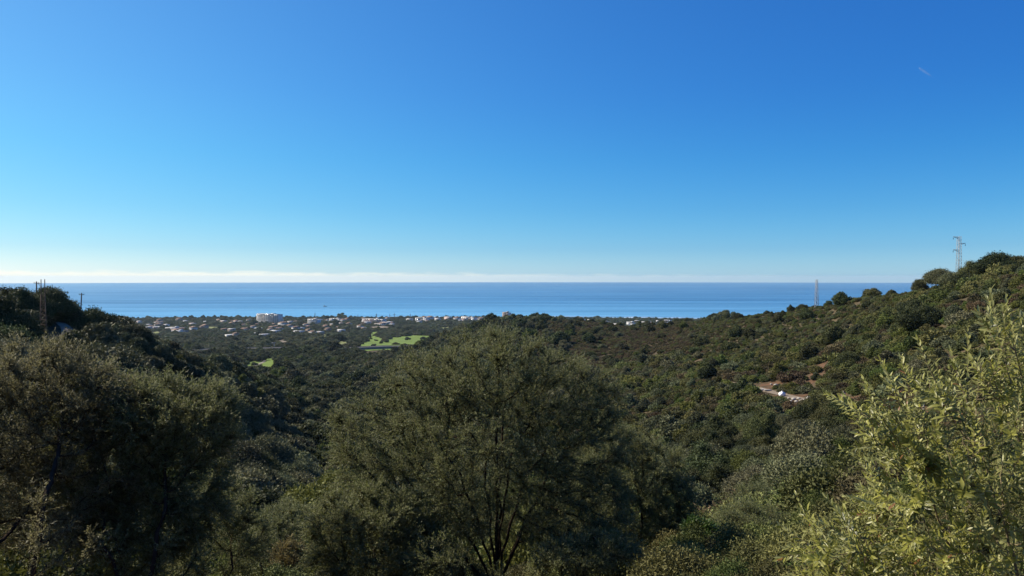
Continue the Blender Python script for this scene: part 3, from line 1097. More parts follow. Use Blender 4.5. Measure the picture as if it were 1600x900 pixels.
flat_block('apartment_block', 421, None, 2450, 96, 18, 27, 12, 7, ['white_wall', 'pink_wall', 'white_wall', 'white_wall', 'white_wall'], 'large white apartment block with pinkish bays, the biggest building on the coast', 'apartment block', bays=5, yaw=-0.85)
flat_block('apartment_block', 491, None, 2300, 38, 16, 15, 6, 4, ['white_wall'], 'white apartment block standing right of the large block by the sea', 'apartment block', bays=2, yaw=-0.8)
flat_block('hotel', 585, None, 2350, 76, 18, 13, 12, 4, ['white_wall', 'white_wall', 'pink_wall'], 'long low white hotel with pinkish bays behind the golf fairway', 'hotel', bays=7, yaw=-0.6)
flat_block('tower_block', 792, None, 2500, 24, 18, 29, 5, 8, ['tan_wall', 'pink_wall'], 'tall tan tower block by the shore behind the central olive tree', 'tower block', bays=2, yaw=-0.7)
flat_block('apartment_block', 945, None, 2050, 36, 14, 14, 6, 4, ['white_wall'], 'leftmost of the white blocks above the brown scrub hill', 'apartment block', bays=2, yaw=-0.9)
flat_block('apartment_block', 966, None, 1960, 20, 14, 13, 4, 3, ['white_wall'], 'narrow white block between two others above the brown scrub hill', 'apartment block', yaw=-0.8)
flat_block('apartment_block', 987, None, 2100, 27, 14, 12, 5, 3, ['white_wall'], 'rightmost white block above the brown scrub hill with pink bay', 'apartment block', bays=2, yaw=-0.9)
flat_block('school', 272, None, 1900, 36, 16, 9, 8, 2, ['white_wall'], 'white flat roofed building alone on the plain beside the left hill', 'building', yaw=-0.7)
flat_block('hall', 278, None, 1820, 44, 14, 4.5, 8, 1, ['white_wall'], 'low bright white hall in front of the flat roofed building', 'building', yaw=-0.8)
flat_block('hall', 600, None, 2200, 56, 14, 5, 10, 1, ['tan_wall'], 'long low tan hall in front of the white hotel', 'building')
for k, (px, r, w, h) in enumerate(((655, 2560, 22, 9), (672, 2600, 26, 10), (684, 2500, 18, 9), (700, 2580, 28, 11), (714, 2520, 22, 10), (728, 2600, 30, 11), (741, 2550, 24, 9), (752, 2480, 20, 10), (640, 2500, 20, 8))):
    tiled_house(px, None, r, w, 12, h, 'white townhouse in the seafront row left of the tower block', 'townhouses in the seafront row', 'white_wall' if k % 3 else 'pink_wall', -0.9 + 0.25 * (k % 3), k % 3 != 1)
for k, (px, r, w, h, fl) in enumerate(((425, 1900, 18, 6, 0), (430, 1700, 20, 6, 1), (422, 1760, 14, 7, 0), (437, 1820, 16, 6, 0), (452, 2000, 18, 6, 0), (470, 1900, 15, 6, 1), (395, 2000, 16, 6, 0), (380, 2150, 15, 6, 0))):
    tiled_house(px, None, r, w, 11, h, 'white villa among trees inland of the large apartment block', 'villas inland of the large apartment block', 'white_wall', -0.9 + 0.4 * (k % 4), bool(fl))
for k, (px, r) in enumerate(((232, 2300), (245, 2500), (258, 2200), (300, 2300), (322, 2500), (342, 2650), (316, 2050), (362, 2450), (290, 2600))):
    tiled_house(px, None, r, 15, 11, 6, 'small white villa among trees on the plain behind the left hill', 'villas on the plain behind the left hill', 'white_wall' if k % 3 else 'tan_wall', -1.0 + 0.4 * (k % 4), k % 4 == 0)
for k, (px, r) in enumerate(((500, 1650), (488, 1620), (512, 1800), (530, 1950), (520, 2150), (545, 2200), (508, 2000), (478, 2100))):
    tiled_house(px, None, r, 15, 11, 5.5, 'pale villa among trees between the golf fairway and the coast', 'villas between fairway and coast', 'white_wall' if k % 2 else 'tan_wall', -1.0 + 0.4 * (k % 4), k % 4 == 0)
for k, (px, r) in enumerate(((1010, 2300), (1022, 2150), (1004, 2000), (1030, 2450), (880, 2600), (860, 2620), (1040, 2300))):
    tiled_house(px, None, r, 17, 11, 6.5, 'pale villa on the shore plain behind the right hill crest', 'villas on the shore behind the crest', 'white_wall', -1.0 + 0.4 * (k % 4), k % 3 == 0)

# the scattered villas of the plain, each at its own plot
hr = np.random.default_rng(404)
ZONES = [(205, 330, 1750, 2750, 22, 'white villa among trees on the plain right behind the left hill', 'villas behind the left hill'),
         (330, 480, 1500, 2650, 34, 'pale villa among trees below the large apartment block', 'villas below the large apartment block'),
         (480, 570, 1700, 2650, 20, 'pale villa among trees below the white hotel', 'villas below the white hotel'),
         (560, 690, 2050, 2700, 18, 'pale house near the shore behind the golf fairway', 'houses behind the golf fairway'),
         (690, 850, 2300, 2700, 14, 'pale house on the shore around the tan tower block', 'houses around the tan tower block'),
         (850, 1050, 2000, 2680, 16, 'pale house by the shore behind the brown scrub hill', 'houses behind the brown scrub hill')]
for (x0, x1, r0, r1, cnt, lab, grp) in ZONES:
    for k in range(cnt):
        w_ = hr.uniform(11, 24)
        tiled_house(hr.uniform(x0, x1), None, hr.uniform(r0, r1), w_, hr.uniform(9, 13), hr.choice([3.6, 6.2, 6.6, 8.5]), lab, grp, hr.choice(['white_wall', 'white_wall', 'pink_wall', 'tan_wall']), hr.uniform(-1.3, 0.5), hr.uniform() < 0.45)
for k, (px, r, w, h, fl, lab) in enumerate(((905, 2350, 40, 12, 3, 'white flats left of the three white blocks over the scrub hill'), (1012, 2250, 34, 9, 2, 'low white flats right of the three white blocks over the scrub hill'), (525, 2500, 44, 10, 3, 'pale flats between the white block and the hotel'),
                                            (660, 2480, 50, 11, 3, 'white flats just right of the white hotel'), (735, 2500, 46, 12, 3, 'white flats below the tall dark mast'))):
    flat_block('apartment_block', px, None, r, w, 13, h, 6, fl, ['white_wall', 'pink_wall'], lab, 'apartment block', bays=3, yaw=-0.7)

# low wall that carries the valley road
q = HWY
zt = height(q[:, 0], q[:, 1]) + 3.25
nrm = np.array([q[-1, 1] - q[0, 1], -(q[-1, 0] - q[0, 0])])
nrm = nrm / np.linalg.norm(nrm)
if nrm @ q.mean(0) > 0:
    nrm = -nrm
V = []
for off, dz in ((3.55, -5.0), (3.55, 0.25), (3.95, 0.25), (3.95, -5.0)):
    V.append(np.column_stack([q + nrm * off, zt + dz]))
n_ = len(q)
i_ = np.arange(n_ - 1)
Q = np.concatenate([np.stack([a * n_ + i_, b * n_ + i_, b * n_ + i_ + 1, a * n_ + i_ + 1], 1) for a, b in ((0, 1), (1, 2), (2, 3))])
tag(obj('retaining_wall', mesh_np('retaining_wall', np.concatenate(V), [Q], [M['concrete']])), 'long low concrete wall under the straight valley road', 'wall')
V = []
for off, dz in ((-3.55, -6), (-3.55, 0.8), (-3.95, 0.8), (-3.95, -6)):
    V.append(np.column_stack([q + nrm * off, zt + dz]))
tag(obj('parapet_wall', mesh_np('parapet_wall', np.concatenate(V), [Q[:, ::-1]], [M['concrete']])), 'low concrete parapet along the far side of the valley road', 'wall')


# pylons, poles, masts
def lattice(root, H, w0, w1, mat, leg=0.05, bays=11, two=False, fat=1.0):
    """four legs, cross braces and rungs of a lattice tower"""
    def corner(s, z):
        w = (w0 + (w1 - w0) * z / H) / 2
        return np.array([s[0] * w, s[1] * w, z])
    S = [(-1, -1), (1, -1), (1, 1), (-1, 1)]
    for s in S:
        MB().tube([corner(s, 0), corner(s, H)], [leg * fat, leg * fat * 0.8], 5).build('leg', mat, root)
    zs = np.linspace(H * 0.03, H * 0.985, bays)
    br, rg = MB(), MB()
    for a, b in zip(range(4), (1, 2, 3, 0)):
        for k in range(bays):
            rg.tube([corner(S[a], zs[k]), corner(S[b], zs[k])], leg * 0.6 * fat, 4, False)
            if k < bays - 1:
                br.tube([corner(S[a] if k % 2 else S[b], zs[k]), corner(S[b] if k % 2 else S[a], zs[k + 1])], leg * 0.55 * fat, 4, False)
    br.build('bracing', mat, root)
    rg.build('rungs', mat, root)


def crossarm(root, z, length, mat, side=1, ins=True, t=0.06):
    a = MB()
    s = side
    a.tube([(0.2 * s, -0.25, z), (length * s, 0, z + 0.15)], [t, t * 0.8], 5).tube([(0.2 * s, 0.25, z), (length * s, 0, z + 0.15)], [t, t * 0.8], 5)
    a.tube([(0.2 * s, 0, z - 0.55), (length * 0.95 * s, 0, z + 0.1)], t * 0.7, 5)
    o = a.build('crossarm', mat, root)
    if ins:
        MB().tube([(length * s, 0, z + 0.1), (length * s, 0, z - 0.25), (length * s, 0, z - 0.3), (length * s, 0, z - 0.75)], [0.04, 0.04, 0.09, 0.09], 7).build('insulator', M['glass'], o)


p = at(67, 152)
t_ = empty('lattice_pylon', (p[0], p[1], p[2] - 0.4), 0.5)
tag(t_, 'rusty brown lattice pylon like a ladder before the dark left hill', 'pylon')
lattice(t_, 10.4, 1.15, 0.62, M['rust'], 0.062, 13)
for sx_ in (-1, 1):
    MB().tube([(sx_ * 0.27, 0, 8.6), (sx_ * 0.27, 0, 13.0)], [0.09, 0.075], 6).build('mast', M['rust'], t_)
crossarm(t_, 11.0, 0.9, M['rust'], 1, False, 0.04)
crossarm(t_, 12.2, 0.8, M['rust'], -1, False, 0.04)
BUILT.append((p[0], p[1], 3.0))

p = at(1498, 291)
H_ = 13.5 - p[2]
t_ = empty('lattice_pylon', (p[0], p[1], p[2]), 0.35)
tag(t_, 'pale grey lattice pylon with three short arms behind the hilltop trees', 'pylon')
lattice(t_, H_, 1.35, 0.85, M['metal'], 0.07, 15)
crossarm(t_, H_ - 0.35, 2.6, M['metal'], -1, True, 0.09)
crossarm(t_, H_ - 2.4, 2.8, M['metal'], 1, True, 0.09)
crossarm(t_, H_ - 4.6, 2.6, M['metal'], -1, True, 0.09)
BUILT.append((p[0], p[1], 3.0))

p = at(1276, 393)
t_ = empty('lattice_pylon', (p[0], p[1], p[2] - 0.4), 0.2)
tag(t_, 'thin grey lattice pylon without arms standing against the sea', 'pylon')
lattice(t_, 14.6, 1.5, 0.7, M['metal'], 0.085, 14)
BUILT.append((p[0], p[1], 3.0))


def pole(px, r, H, r0, label, lean=0.0):
    p = at(px, r)
    o = empty('power_pole', (p[0], p[1], p[2] - 0.3))
    o.rotation_euler = (0, lean, 0.3)
    tag(o, label, 'pole')
    MB().tube([(0, 0, 0), (0, 0, H)], [r0, r0 * 0.75], 8).build('shaft', M['wood'], o, True)
    c = MB().box((0, 0, H - 0.35), (1.0, 0.09, 0.1)).build('crossbar', M['wood'], o)
    for x in (-0.45, 0.45):
        MB().tube([(x, 0, H - 0.3), (x, 0, H - 0.12)], 0.05, 6).build('insulator', M['glass'], c)


pole(57, 186, 8.6, 0.16, 'short dark pole rising behind the trees left of the rusty pylon')
pole(124, 184, 8.2, 0.15, 'leaning dark power pole right of the dirt road on the left hill', 0.05)
for k, (px, r, H, lab) in enumerate(((764, 2050, 34, 'tall dark mast rising left of the tan tower block'), (616, 2300, 31, 'dark mast with a short arm above the right end of the white hotel'),
                                     (588, 2350, 28, 'dark lattice mast with arms above the middle of the white hotel'), (609, 2420, 25, 'thin dark mast just left of the mast above the hotel end'),
                                     (492, 2600, 26, 'thin dark mast behind the white block by the sea'), (531, 2550, 18, 'short dark mast left of the white hotel'), (559, 2600, 19, 'thin dark mast above the left end of the hotel'),
                                     (641, 2600, 20, 'thin dark mast right of the hotel before the sea'))):
    p = at(px, r)
    o = empty('lattice_mast', (p[0], p[1], p[2] - 0.5), 0.3 * k)
    tag(o, lab, 'mast')
    lattice(o, H, 2.6, 0.9, M['darksteel'], 0.30, 8)
    if k in (1, 2):
        crossarm(o, H - 2.5, 5.5, M['darksteel'], 1, False, 0.3)
        crossarm(o, H - 2.5, 5.5, M['darksteel'], -1, False, 0.3)
    MB().tube([(0, 0, H - 0.5), (0, 0, H + 4)], [0.35, 0.2], 6).build('tip', M['darksteel'], o)

# street lamp post by the valley road (white)
p = at(428, 985)
o = empty('road_sign', (p[0], p[1], p[2] + 3.0), -math.atan2(p[0], p[1]))
tag(o, 'pale gantry sign on a post beside the valley road', 'sign')
MB().tube([(0, 0, -2), (0, 0, 6.4)], 0.28, 7).build('post', M['metal'], o)
MB().box((-0.6, 0, 6.6), (4.6, 0.3, 1.0)).build('panel', M['metal'], o)


# ------------------------------------------------------------------ things on the terrace track
def stone(name, px, py, size, label, seed, mat='stone', group=None, rz=None, cat='stone'):
    r = np.random.default_rng(seed)
    iv, if_ = ico()
    v = iv.copy()
    v = np.sign(v) * np.abs(v)**0.75
    v *= (1 + 0.22 * bump_noise(iv * 2, seed, 3, 1.6))[:, None]
    p = hit(px, py)
    me = mesh_np(name, v * np.array(size) / 2, [if_], [M[mat]], False)
    o = obj(name, me, None, (p[0], p[1], p[2] + size[2] * 0.36 + 0.15))
    o.rotation_euler = (0, 0, r.uniform(0, 3) if rz is None else rz)
    return tag(o, label, cat, group)


# white bundle: a slumped sack with a gathered neck
p = hit(1222, 620)
prof = [(0.0, 0.0), (0.55, 0.02), (0.82, 0.18), (0.88, 0.55), (0.78, 0.95), (0.52, 1.18), (0.2, 1.28), (0.12, 1.38), (0.26, 1.55), (0.0, 1.5)]
k = 20
V = []
for (rr_, z_) in prof:
    for a in range(k):
        t2 = 2 * math.pi * a / k
        rr_s = 0.8
        w_ = 0.8 + 0.10 * math.sin(5 * t2 + z_ * 3) + 0.07 * math.sin(3 * t2 + 1)
        V.append((rr_ * w_ * math.cos(t2) * 1.1, rr_ * w_ * 0.85 * math.sin(t2), (z_ + 0.16 * math.sin(3 * t2 + 0.6) * rr_) * rr_s))
Q = [(i * k + j, i * k + (j + 1) % k, (i + 1) * k + (j + 1) % k, (i + 1) * k + j) for i in range(len(prof) - 1) for j in range(k)]
o = obj('white_sack', mesh_np('white_sack', V, [np.array(Q)], [M['whitesheet']], True), None, (p[0], p[1], p[2] + 0.15))
tag(o, 'bright white bulging sack standing on the dirt track', 'sack')
stone('stone_slab', 1190, 611, (3.0, 1.1, 0.5), 'long pale stone slab lying on the dirt track left of the white sack', 5, rz=0.1)
stone('stone_slab', 1200, 612, (2.0, 0.9, 0.55), 'shorter pale stone slab nearest the white sack', 6, rz=-0.1)
stone('stone_slab', 1176, 609, (1.2, 0.8, 0.8), 'squarish grey stone left of the long pale slab', 8)
stone('stone_slab', 1136, 599, (2.8, 0.9, 0.4), 'flat pale slab at the left end of the dirt track', 9, rz=0.1)
for k, (px, py) in enumerate(((1232, 624), (1240, 626), (1248, 625), (1256, 627), (1263, 624), (1270, 627), (1277, 626), (1252, 630), (1244, 630), (1236, 629), (1285, 628), (1262, 630), (1228, 627), (1205, 602), (1212, 604))):
    s = 0.45 + 0.5 * ((k * 37) % 10) / 10
    stone('rubble_stone', px, py, (s * 1.3, s, s * 0.8), 'pale rubble stone scattered on the dirt track right of the white sack' if k < 13 else 'small pale stone lying at the foot of the red bank', 40 + k, group='rubble stones on the dirt track' if k < 13 else 'stones at the foot of the red bank')
# leaning pale planks
p = hit(1312, 630)
for k, (dx, lean, lab) in enumerate(((0.0, 0.28, 'longer pale plank leaning upright beside the dirt track end'), (0.7, 0.12, 'shorter pale plank leaning beside a longer one by the track'))):
    o = obj('plank', MB().box((0, 0, 1.35 - 0.2 * k), (0.26, 0.06, 2.7 - 0.4 * k)).box((0.0, 0.05, 2.1), (0.5, 0.05, 0.12)).mesh('plank', [M['plank']]), None, (p[0] + dx, p[1], p[2]))
    o.rotation_euler = (0.1, lean, 0.2)
    tag(o, lab, 'plank')
# pale post and log steps half hidden by the near bush
p = hit(1443, 655)
tag(MB().tube([(0, 0, 0), (0, 0, 2.4)], [0.13, 0.12], 8).build('fence_post', M['plank'], None, True, tuple(p)), 'pale fence post seen through the near olive bush', 'post')
for k in range(5):
    p = hit(1474 + k * 2, 652 - k * 5)
    o = MB().tube([(-1.6, 0, 0), (1.6, 0, 0)], 0.14, 8).build('log_step', M['plank'], None, True, (p[0], p[1], p[2] + 0.15))
    o.rotation_euler = (0, 0.12, 0.15)
    tag(o, 'pale log step in the red slope seen through the near bush', 'step', 'log steps in the red slope')

for q_ in ((1140, 600), (1165, 603), (1222, 620), (1190, 611), (1255, 627), (1312, 630)):
    p = hit(*q_)
    BUILT.append((p[0], p[1], 3.0))

# ------------------------------------------------------------------ choose plants
PL = {k: [] for k in ('x', 'y', 'd', 'kind', 'type', 'sz')}


def kind_of(x, y, seed):
    """kind and size of each plant from where it stands"""
    r = np.random.default_rng(seed)
    n = len(x)
    rr = np.hypot(x, y)
    px = 800 + F * x / np.maximum(y, 1)
    patch = bump_noise(np.stack([x, y], 1), 77, 3, 0.05)
    hill = np.clip((px - 640) / 260, 0, 1)                    # 0 wooded valley and left slope, 1 maquis hill
    hill = np.where((rr < 190) & (px < 1330), hill * np.clip((rr - 110) / 60 - (1250 - px) / 900, 0, 1), hill)
    isshrub = r.uniform(size=n) < np.clip(hill * 1.0 + 0.03, 0, 0.955)
    isshrub |= rr < 62
    isshrub &= ~((rr < 19) & (px < 1060))
    return isshrub, patch, px, rr, r


def plant_set(cell, rmin, rmax, seed, mode):
    x, y = scatter(cell, rmin, rmax, -44, 40, seed)
    isshrub, patch, px, rr, r = kind_of(x, y, seed + 1)
    keep = isshrub if mode == 'shrub' else (~isshrub & (rr > 62))
    if mode == 'shrub':
        gaps = bump_noise(np.stack([x, y], 1), 61, 2, 0.16)
        keep &= (r.uniform(size=len(x)) < 0.95 - 0.85 * np.clip((gaps - 0.28) * 2.4, 0, 1)) | (rr > 450) | (rr < 62)
    keep &= free(x, y, 0.4 if mode == 'shrub' else 1.6)
    x, y, patch, px, rr = x[keep], y[keep], patch[keep], px[keep], rr[keep]
    n = len(x)
    u = r.uniform(size=n)
    if mode == 'shrub':
        brown = (px > 640) & (px < 1080) & (rr > 380) & (rr < 900)
        p2 = bump_noise(np.stack([x, y], 1), 78, 2, 0.022)
        kind = np.where(u < 0.50 + 0.30 * patch, 'maquis', np.where(u < 0.70 + 0.22 * p2, 'brown', np.where(u < 0.86 + 0.06 * p2, 'olive', 'bright')))
        kind = np.where(brown & (r.uniform(size=n) < 0.8), 'brown', kind)
        sz = cell * r.lognormal(0.02, 0.40, n) * (1.2 + 0.3 * patch)
        sz = np.where(r.uniform(size=n) < 0.085, np.minimum(sz * 2.1, 5.5), sz)
        sz = np.where(brown, np.minimum(sz, 3.2), sz)
        sz = np.where((px > 1080) & (rr > 285), np.minimum(sz, 2.7), sz)
        kind = np.where((rr < 70) & (kind == 'olive') & (r.uniform(size=n) < 1.1), 'maquis', kind)
        sz = np.where(rr < 30, np.minimum(sz, 1.7), sz)
        sz = np.where(rr < 12, np.minimum(sz, 0.95), sz)
    else:
        low = np.clip(1 - np.abs(px - 420) / 500, 0, 1) * (rr < 260) * (rr > 100)
        kind = np.where(u < 0.58 - 0.46 * low + 0.2 * patch, 'oak', np.where(u < 0.95, 'olive', 'bright'))
        sz = cell * r.lognormal(0.22, 0.26, n) * (1.08 + 0.2 * patch) * np.where(px > 900, 0.85, np.where((px > 175) & (px < 340) & (rr > 120), 1.15, 1.0))
        sz = np.where((px > 185) & (px < 330) & (rr > 120), np.minimum(sz, 6.0), sz)
    return x, y, kind, sz


sets = {'shrub': [plant_set(0.9, 6.5, 19, 18, 'shrub'), plant_set(1.9, 19, 62, 20, 'shrub'), plant_set(2.2, 62, 330, 21, 'shrub'), plant_set(3.0, 330, 950, 22, 'shrub')],
        'tree': [plant_set(4.2, 62, 420, 23, 'tree'), plant_set(5.4, 420, 1000, 24, 'tree')]}


def cat4(a):
    return [np.concatenate([q[i] for q in a]) for i in range(4)]


def visible(x, y, z):
    """clear line of sight over the ground, inside the frame, not behind the foreground crowns"""
    P = np.stack([x, y, z], 1)
    px, py, w = project(P)
    ok = (px > 0) & (px < 1600) & (py > 300) & (py < 900)
    for s in np.linspace(0.04, 0.97, 60):
        ok &= z * s > height(x * s, y * s) + 0.2
    for (cx, cy, rx, ry) in FG:
        ok &= ((px - cx) / rx)**2 + ((py - cy) / ry)**2 > 0.8
    return ok, px, py


COLOUR = {'oak': 'dark green', 'olive': 'grey green', 'bright': 'yellow green', 'maquis': 'deep olive green', 'brown': 'brownish'}


def place_words(px, py, r):
    if px > 900:
        if py < 500 - (px - 1060) * 0.12:
            w = 'on the crest of the right hill'
        elif r < 110:
            w = 'at the right hill foot'
        elif px < 1080:
            w = 'on the brown left end of the right hill' if r > 380 else 'beside the central olive on the right hill'
        elif py < 545:
            w = 'above the red earth bank'
        elif py < 600:
            w = 'between red bank and hill crest' if px > 1240 else 'on the hill left of the red bank'
        elif py < 660:
            w = 'beside the dirt track on the right hill'
        else:
            w = 'on the right slope below the dirt track'
        return w
    if px > 620:
        return 'behind the central olive'
    if py < 520:
        return 'along the crest of the shaded left hill'
    if py < 600:
        return 'right of the dirt road' if px < 340 else 'on the left ridge above the valley'
    if py < 690:
        return 'on the valley side left of centre'
    if r < 95:
        return 'in the gully just beyond the front olives'
    return 'in the valley bottom left of centre'


def size_word(d, med):
    return 'large' if d > med * 1.3 else ('small' if d < med * 0.75 else 'medium')


def add_points(name, x, y, z, rot, scl, pid, meshes, label, cat):
    """what nobody could count: one object that repeats the plant forms over the far ground"""
    me = bpy.data.meshes.new(name)
    n = len(x)
    me.vertices.add(n)
    me.vertices.foreach_set('co', np.stack([x, y, z], 1).astype(np.float32).ravel())
    for nm, ty, val in (('rot', 'FLOAT', rot), ('pid', 'INT', pid)):
        a = me.attributes.new(nm, ty, 'POINT')
        a.data.foreach_set('value', np.asarray(val, np.float32 if ty == 'FLOAT' else np.int32))
    a = me.attributes.new('scl', 'FLOAT_VECTOR', 'POINT')
    a.data.foreach_set('vector', np.asarray(scl, np.float32).ravel())
    o = obj(name, me)
    tag(o, label, cat, kind='stuff')
    coll = bpy.data.collections.new(name + '_forms')
    for i, m in enumerate(meshes):
        coll.objects.link(bpy.data.objects.new('plant_form_%s' % 'abcdefghijklmnopqrstuvwxyz'[i], m))
    ng = bpy.data.node_groups.new(name, 'GeometryNodeTree')
    ng.interface.new_socket('Geometry', in_out='INPUT', socket_type='NodeSocketGeometry')
    ng.interface.new_socket('Geometry', in_out='OUTPUT', socket_type='NodeSocketGeometry')
    gi, go = ng.nodes.new('NodeGroupInput'), ng.nodes.new('NodeGroupOutput')
    ci = ng.nodes.new('GeometryNodeCollectionInfo')
    ci.inputs['Collection'].default_value = coll
    ci.inputs['Separate Children'].default_value = True
    ci.inputs['Reset Children'].default_value = True
    ip = ng.nodes.new('GeometryNodeInstanceOnPoints')
    ip.inputs['Pick Instance'].default_value = True

    def attr(nm, ty):
        q = ng.nodes.new('GeometryNodeInputNamedAttribute')
        q.data_type = ty
        q.inputs['Name'].default_value = nm
        return q.outputs['Attribute']

    cx = ng.nodes.new('ShaderNodeCombineXYZ')
    ng.links.new(attr('rot', 'FLOAT'), cx.inputs[2])
    ng.links.new(gi.outputs[0], ip.inputs['Points'])
    ng.links.new(ci.outputs[0], ip.inputs['Instance'])
    ng.links.new(attr('pid', 'INT'), ip.inputs['Instance Index'])
    ng.links.new(cx.outputs[0], ip.inputs['Rotation'])
    ng.links.new(attr('scl', 'FLOAT_VECTOR'), ip.inputs['Scale'])
    ng.links.new(ip.outputs[0], go.inputs[0])
    md = o.modifiers.new('scatter', 'NODES')
    md.node_group = ng
    return o


def joined_tree(kind, i):
    """crown and trunk in one form for the far mass"""
    return CROWNS[kind][i]


def plant_all(mode, forms, fine, name_one, rest_name, rest_label, limit):
    x, y, kind, sz = cat4(sets[mode])
    r = np.random.default_rng(900 + len(mode))
    z = height(x, y)
    n = len(x)
    sh = 0.75 if mode == 'shrub' else 1.0
    ok, px, py = visible(x, y, z + sz * 0.7 * sh)
    rr = np.sqrt(x**2 + y**2 + z**2)
    ang = np.where(ok, sz / rr, 0)
    pick = np.argsort(-ang)[:limit]
    pick = pick[ang[pick] > 0]
    rot = r.uniform(0, 6.28, n)
    vz = r.uniform(0.7, 1.15, n)
    vx = r.uniform(0.85, 1.15, n)
    kinds = list(forms)
    flat, start = [], {}
    for k in kinds:
        start[k] = len(flat)
        flat += forms[k] + fine[k]
    near = rr < 150
    sub = r.integers(0, 100, n)
    med = {}
    for k in kinds:
        s_ = sz[pick][kind[pick] == k]
        med[k] = np.median(s_) if len(s_) else 1.0
    for q in pick:
        k = kind[q]
        fi = int(sub[q]) % len(forms[k])
        where = place_words(px[q], py[q], rr[q])
        big = size_word(sz[q], med[k])
        noun = 'round crowned tree' if mode == 'tree' else 'rounded scrub bush'
        label = '%s %s %s %s' % (big, COLOUR[k], noun, where)
        grp = '%s %s %ss %s' % (big, COLOUR[k], noun, where)
        s3 = (sz[q] * vx[q], sz[q], sz[q] * vz[q])
        loc = (x[q], y[q], z[q] - 0.05 * sz[q])
        if mode == 'tree':
            o = empty(name_one[k], loc, rot[q])
            o.scale = s3
            c = obj('crown', (fine if near[q] else forms)[k][fi], o)
            t = obj('trunk', TRUNKS[fi % 3], o)
        else:
            o = obj(name_one[k], (fine if near[q] else forms)[k][fi], None, loc)
            o.rotation_euler = (0, 0, rot[q])
            o.scale = s3
        tag(o, label, 'tree' if mode == 'tree' else 'shrub', grp)
    rest = np.ones(n, bool)
    rest[pick] = False
    q = np.nonzero(rest)[0]
    pid = np.array([start[kind[i]] + int(sub[i]) % len(forms[kind[i]]) + (len(forms[kind[i]]) if near[i] else 0) for i in q])
    scl = np.stack([sz[q] * vx[q], sz[q], sz[q] * vz[q]], 1)
    add_points(rest_name, x[q], y[q], z[q] - 0.05 * sz[q], rot[q], scl, pid, flat, rest_label, 'vegetation')
    return len(pick), len(q)


n1 = plant_all('shrub', SHRUBS, FINE_SHRUBS, {'maquis': 'scrub_bush', 'brown': 'heath_bush', 'bright': 'broom_bush', 'olive': 'wild_olive_bush'}, 'maquis_scrub', 'dense low maquis scrub covering the sunlit right hill', 290)
n2 = plant_all('tree', CROWNS, FINE_CROWNS, {'oak': 'oak_tree', 'olive': 'wild_olive_tree', 'bright': 'carob_tree'}, 'valley_wood', 'dense evergreen wood filling the valley and shaded left hill', 290)
print('individual and mass', n1, n2)

# the far coastal plain
x, y = scatter(8.4, 900, 3300, -40, 38, 55)
r = np.random.default_rng(56)
dens = bump_noise(np.stack([x, y], 1), 91, 3, 0.012)
keep = (np.hypot(x, y) < shore_r(np.arctan2(x, y)) - 35) & (r.uniform(size=len(x)) < 0.80 + 0.35 * dens) & free(x, y, 1.0)
x, y, dens = x[keep], y[keep], dens[keep]
n = len(x)
kk = r.uniform(size=n)
kind = np.where(kk < 0.27, 'oak', np.where(kk < 0.95, 'olive', 'bright'))
sz = 8.2 * r.lognormal(0.0, 0.34, n)
flat = CROWNS['oak'] + CROWNS['olive'] + CROWNS['bright']
pid = np.where(kind == 'oak', r.integers(0, 3, n), np.where(kind == 'olive', 3 + r.integers(0, 3, n), 6))
rr = np.hypot(x, y)
coast = np.clip((rr - 2350) / 500, 0, 1)
hz_ = r.uniform(0.5, 0.9, n) * (1 + 0.35 * coast * (r.uniform(size=n) < 0.12))
add_points('plain_wood', x, y, height(x, y) - 0.1 * sz, r.uniform(0, 6.28, n), np.stack([sz, sz, sz * hz_], 1), pid, flat, 'wooded coastal plain between the valley mouth and the sea', 'vegetation')

# trees named one by one: skylines and landmarks
def lone_tree(px, r, size, h, kind, name, label, i=0, rz=0.0):
    p = at(px, r)
    o = empty(name, (p[0], p[1], p[2] - 0.04 * size), rz)
    o.scale = (size, size, h)
    tag(o, label, 'tree')
    obj('crown', FINE_CROWNS[kind][i % len(CROWNS[kind])], o)
    obj('trunk', TRUNKS[i % 3], o)


lone_tree(1437, 302, 6.0, 5.6, 'oak', 'oak_tree', 'small dark tree standing apart at the left end of the hilltop trees', 0, 0.4)
lone_tree(1471, 296, 10.0, 8.2, 'olive', 'wild_olive_tree', 'broad grey green tree left of the pale pylon on the hilltop', 1, 1.1)
lone_tree(1484, 287, 7.5, 7.0, 'olive', 'wild_olive_tree', 'rounded tree directly in front of the pale pylon on the hilltop', 2, 2.0)
lone_tree(1520, 288, 9.5, 7.5, 'oak', 'oak_tree', 'dark tree just right of the pale pylon on the hilltop', 1, 0.2)
lone_tree(1560, 280, 15.0, 9.6, 'oak', 'oak_tree', 'largest dark dome shaped tree at the top of the right hill', 2, 2.6)
lone_tree(1590, 279, 9.0, 6.0, 'oak', 'oak_tree', 'dark tree at the right edge of the photo on the hilltop', 0, 1.6)
lone_tree(1295, 388, 4.4, 4.4, 'oak', 'oak_tree', 'little dark tree right of the thin pylon against the sea', 0, 1.0)
lone_tree(1236, 412, 4.4, 5.0, 'oak', 'oak_tree', 'little dark tree left of the thin pylon against the sea', 1, 0.6)
lone_tree(1253, 404, 5.5, 4.4, 'oak', 'oak_tree', 'low dark tree touching the foot of the thin pylon', 2, 0.9)
lone_tree(1150, 505, 4.6, 5.0, 'oak', 'oak_tree', 'small round dark tree on the crest where the hill meets the sea', 1, 2.2)
lone_tree(1136, 512, 4.6, 4.0, 'oak', 'oak_tree', 'small low dark tree left of the round crest tree', 0, 2.9)
lone_tree(76, 183, 10.5, 8.6, 'oak', 'oak_tree', 'big dark tree behind the rusty pylon on the left hill', 0, 0.5)
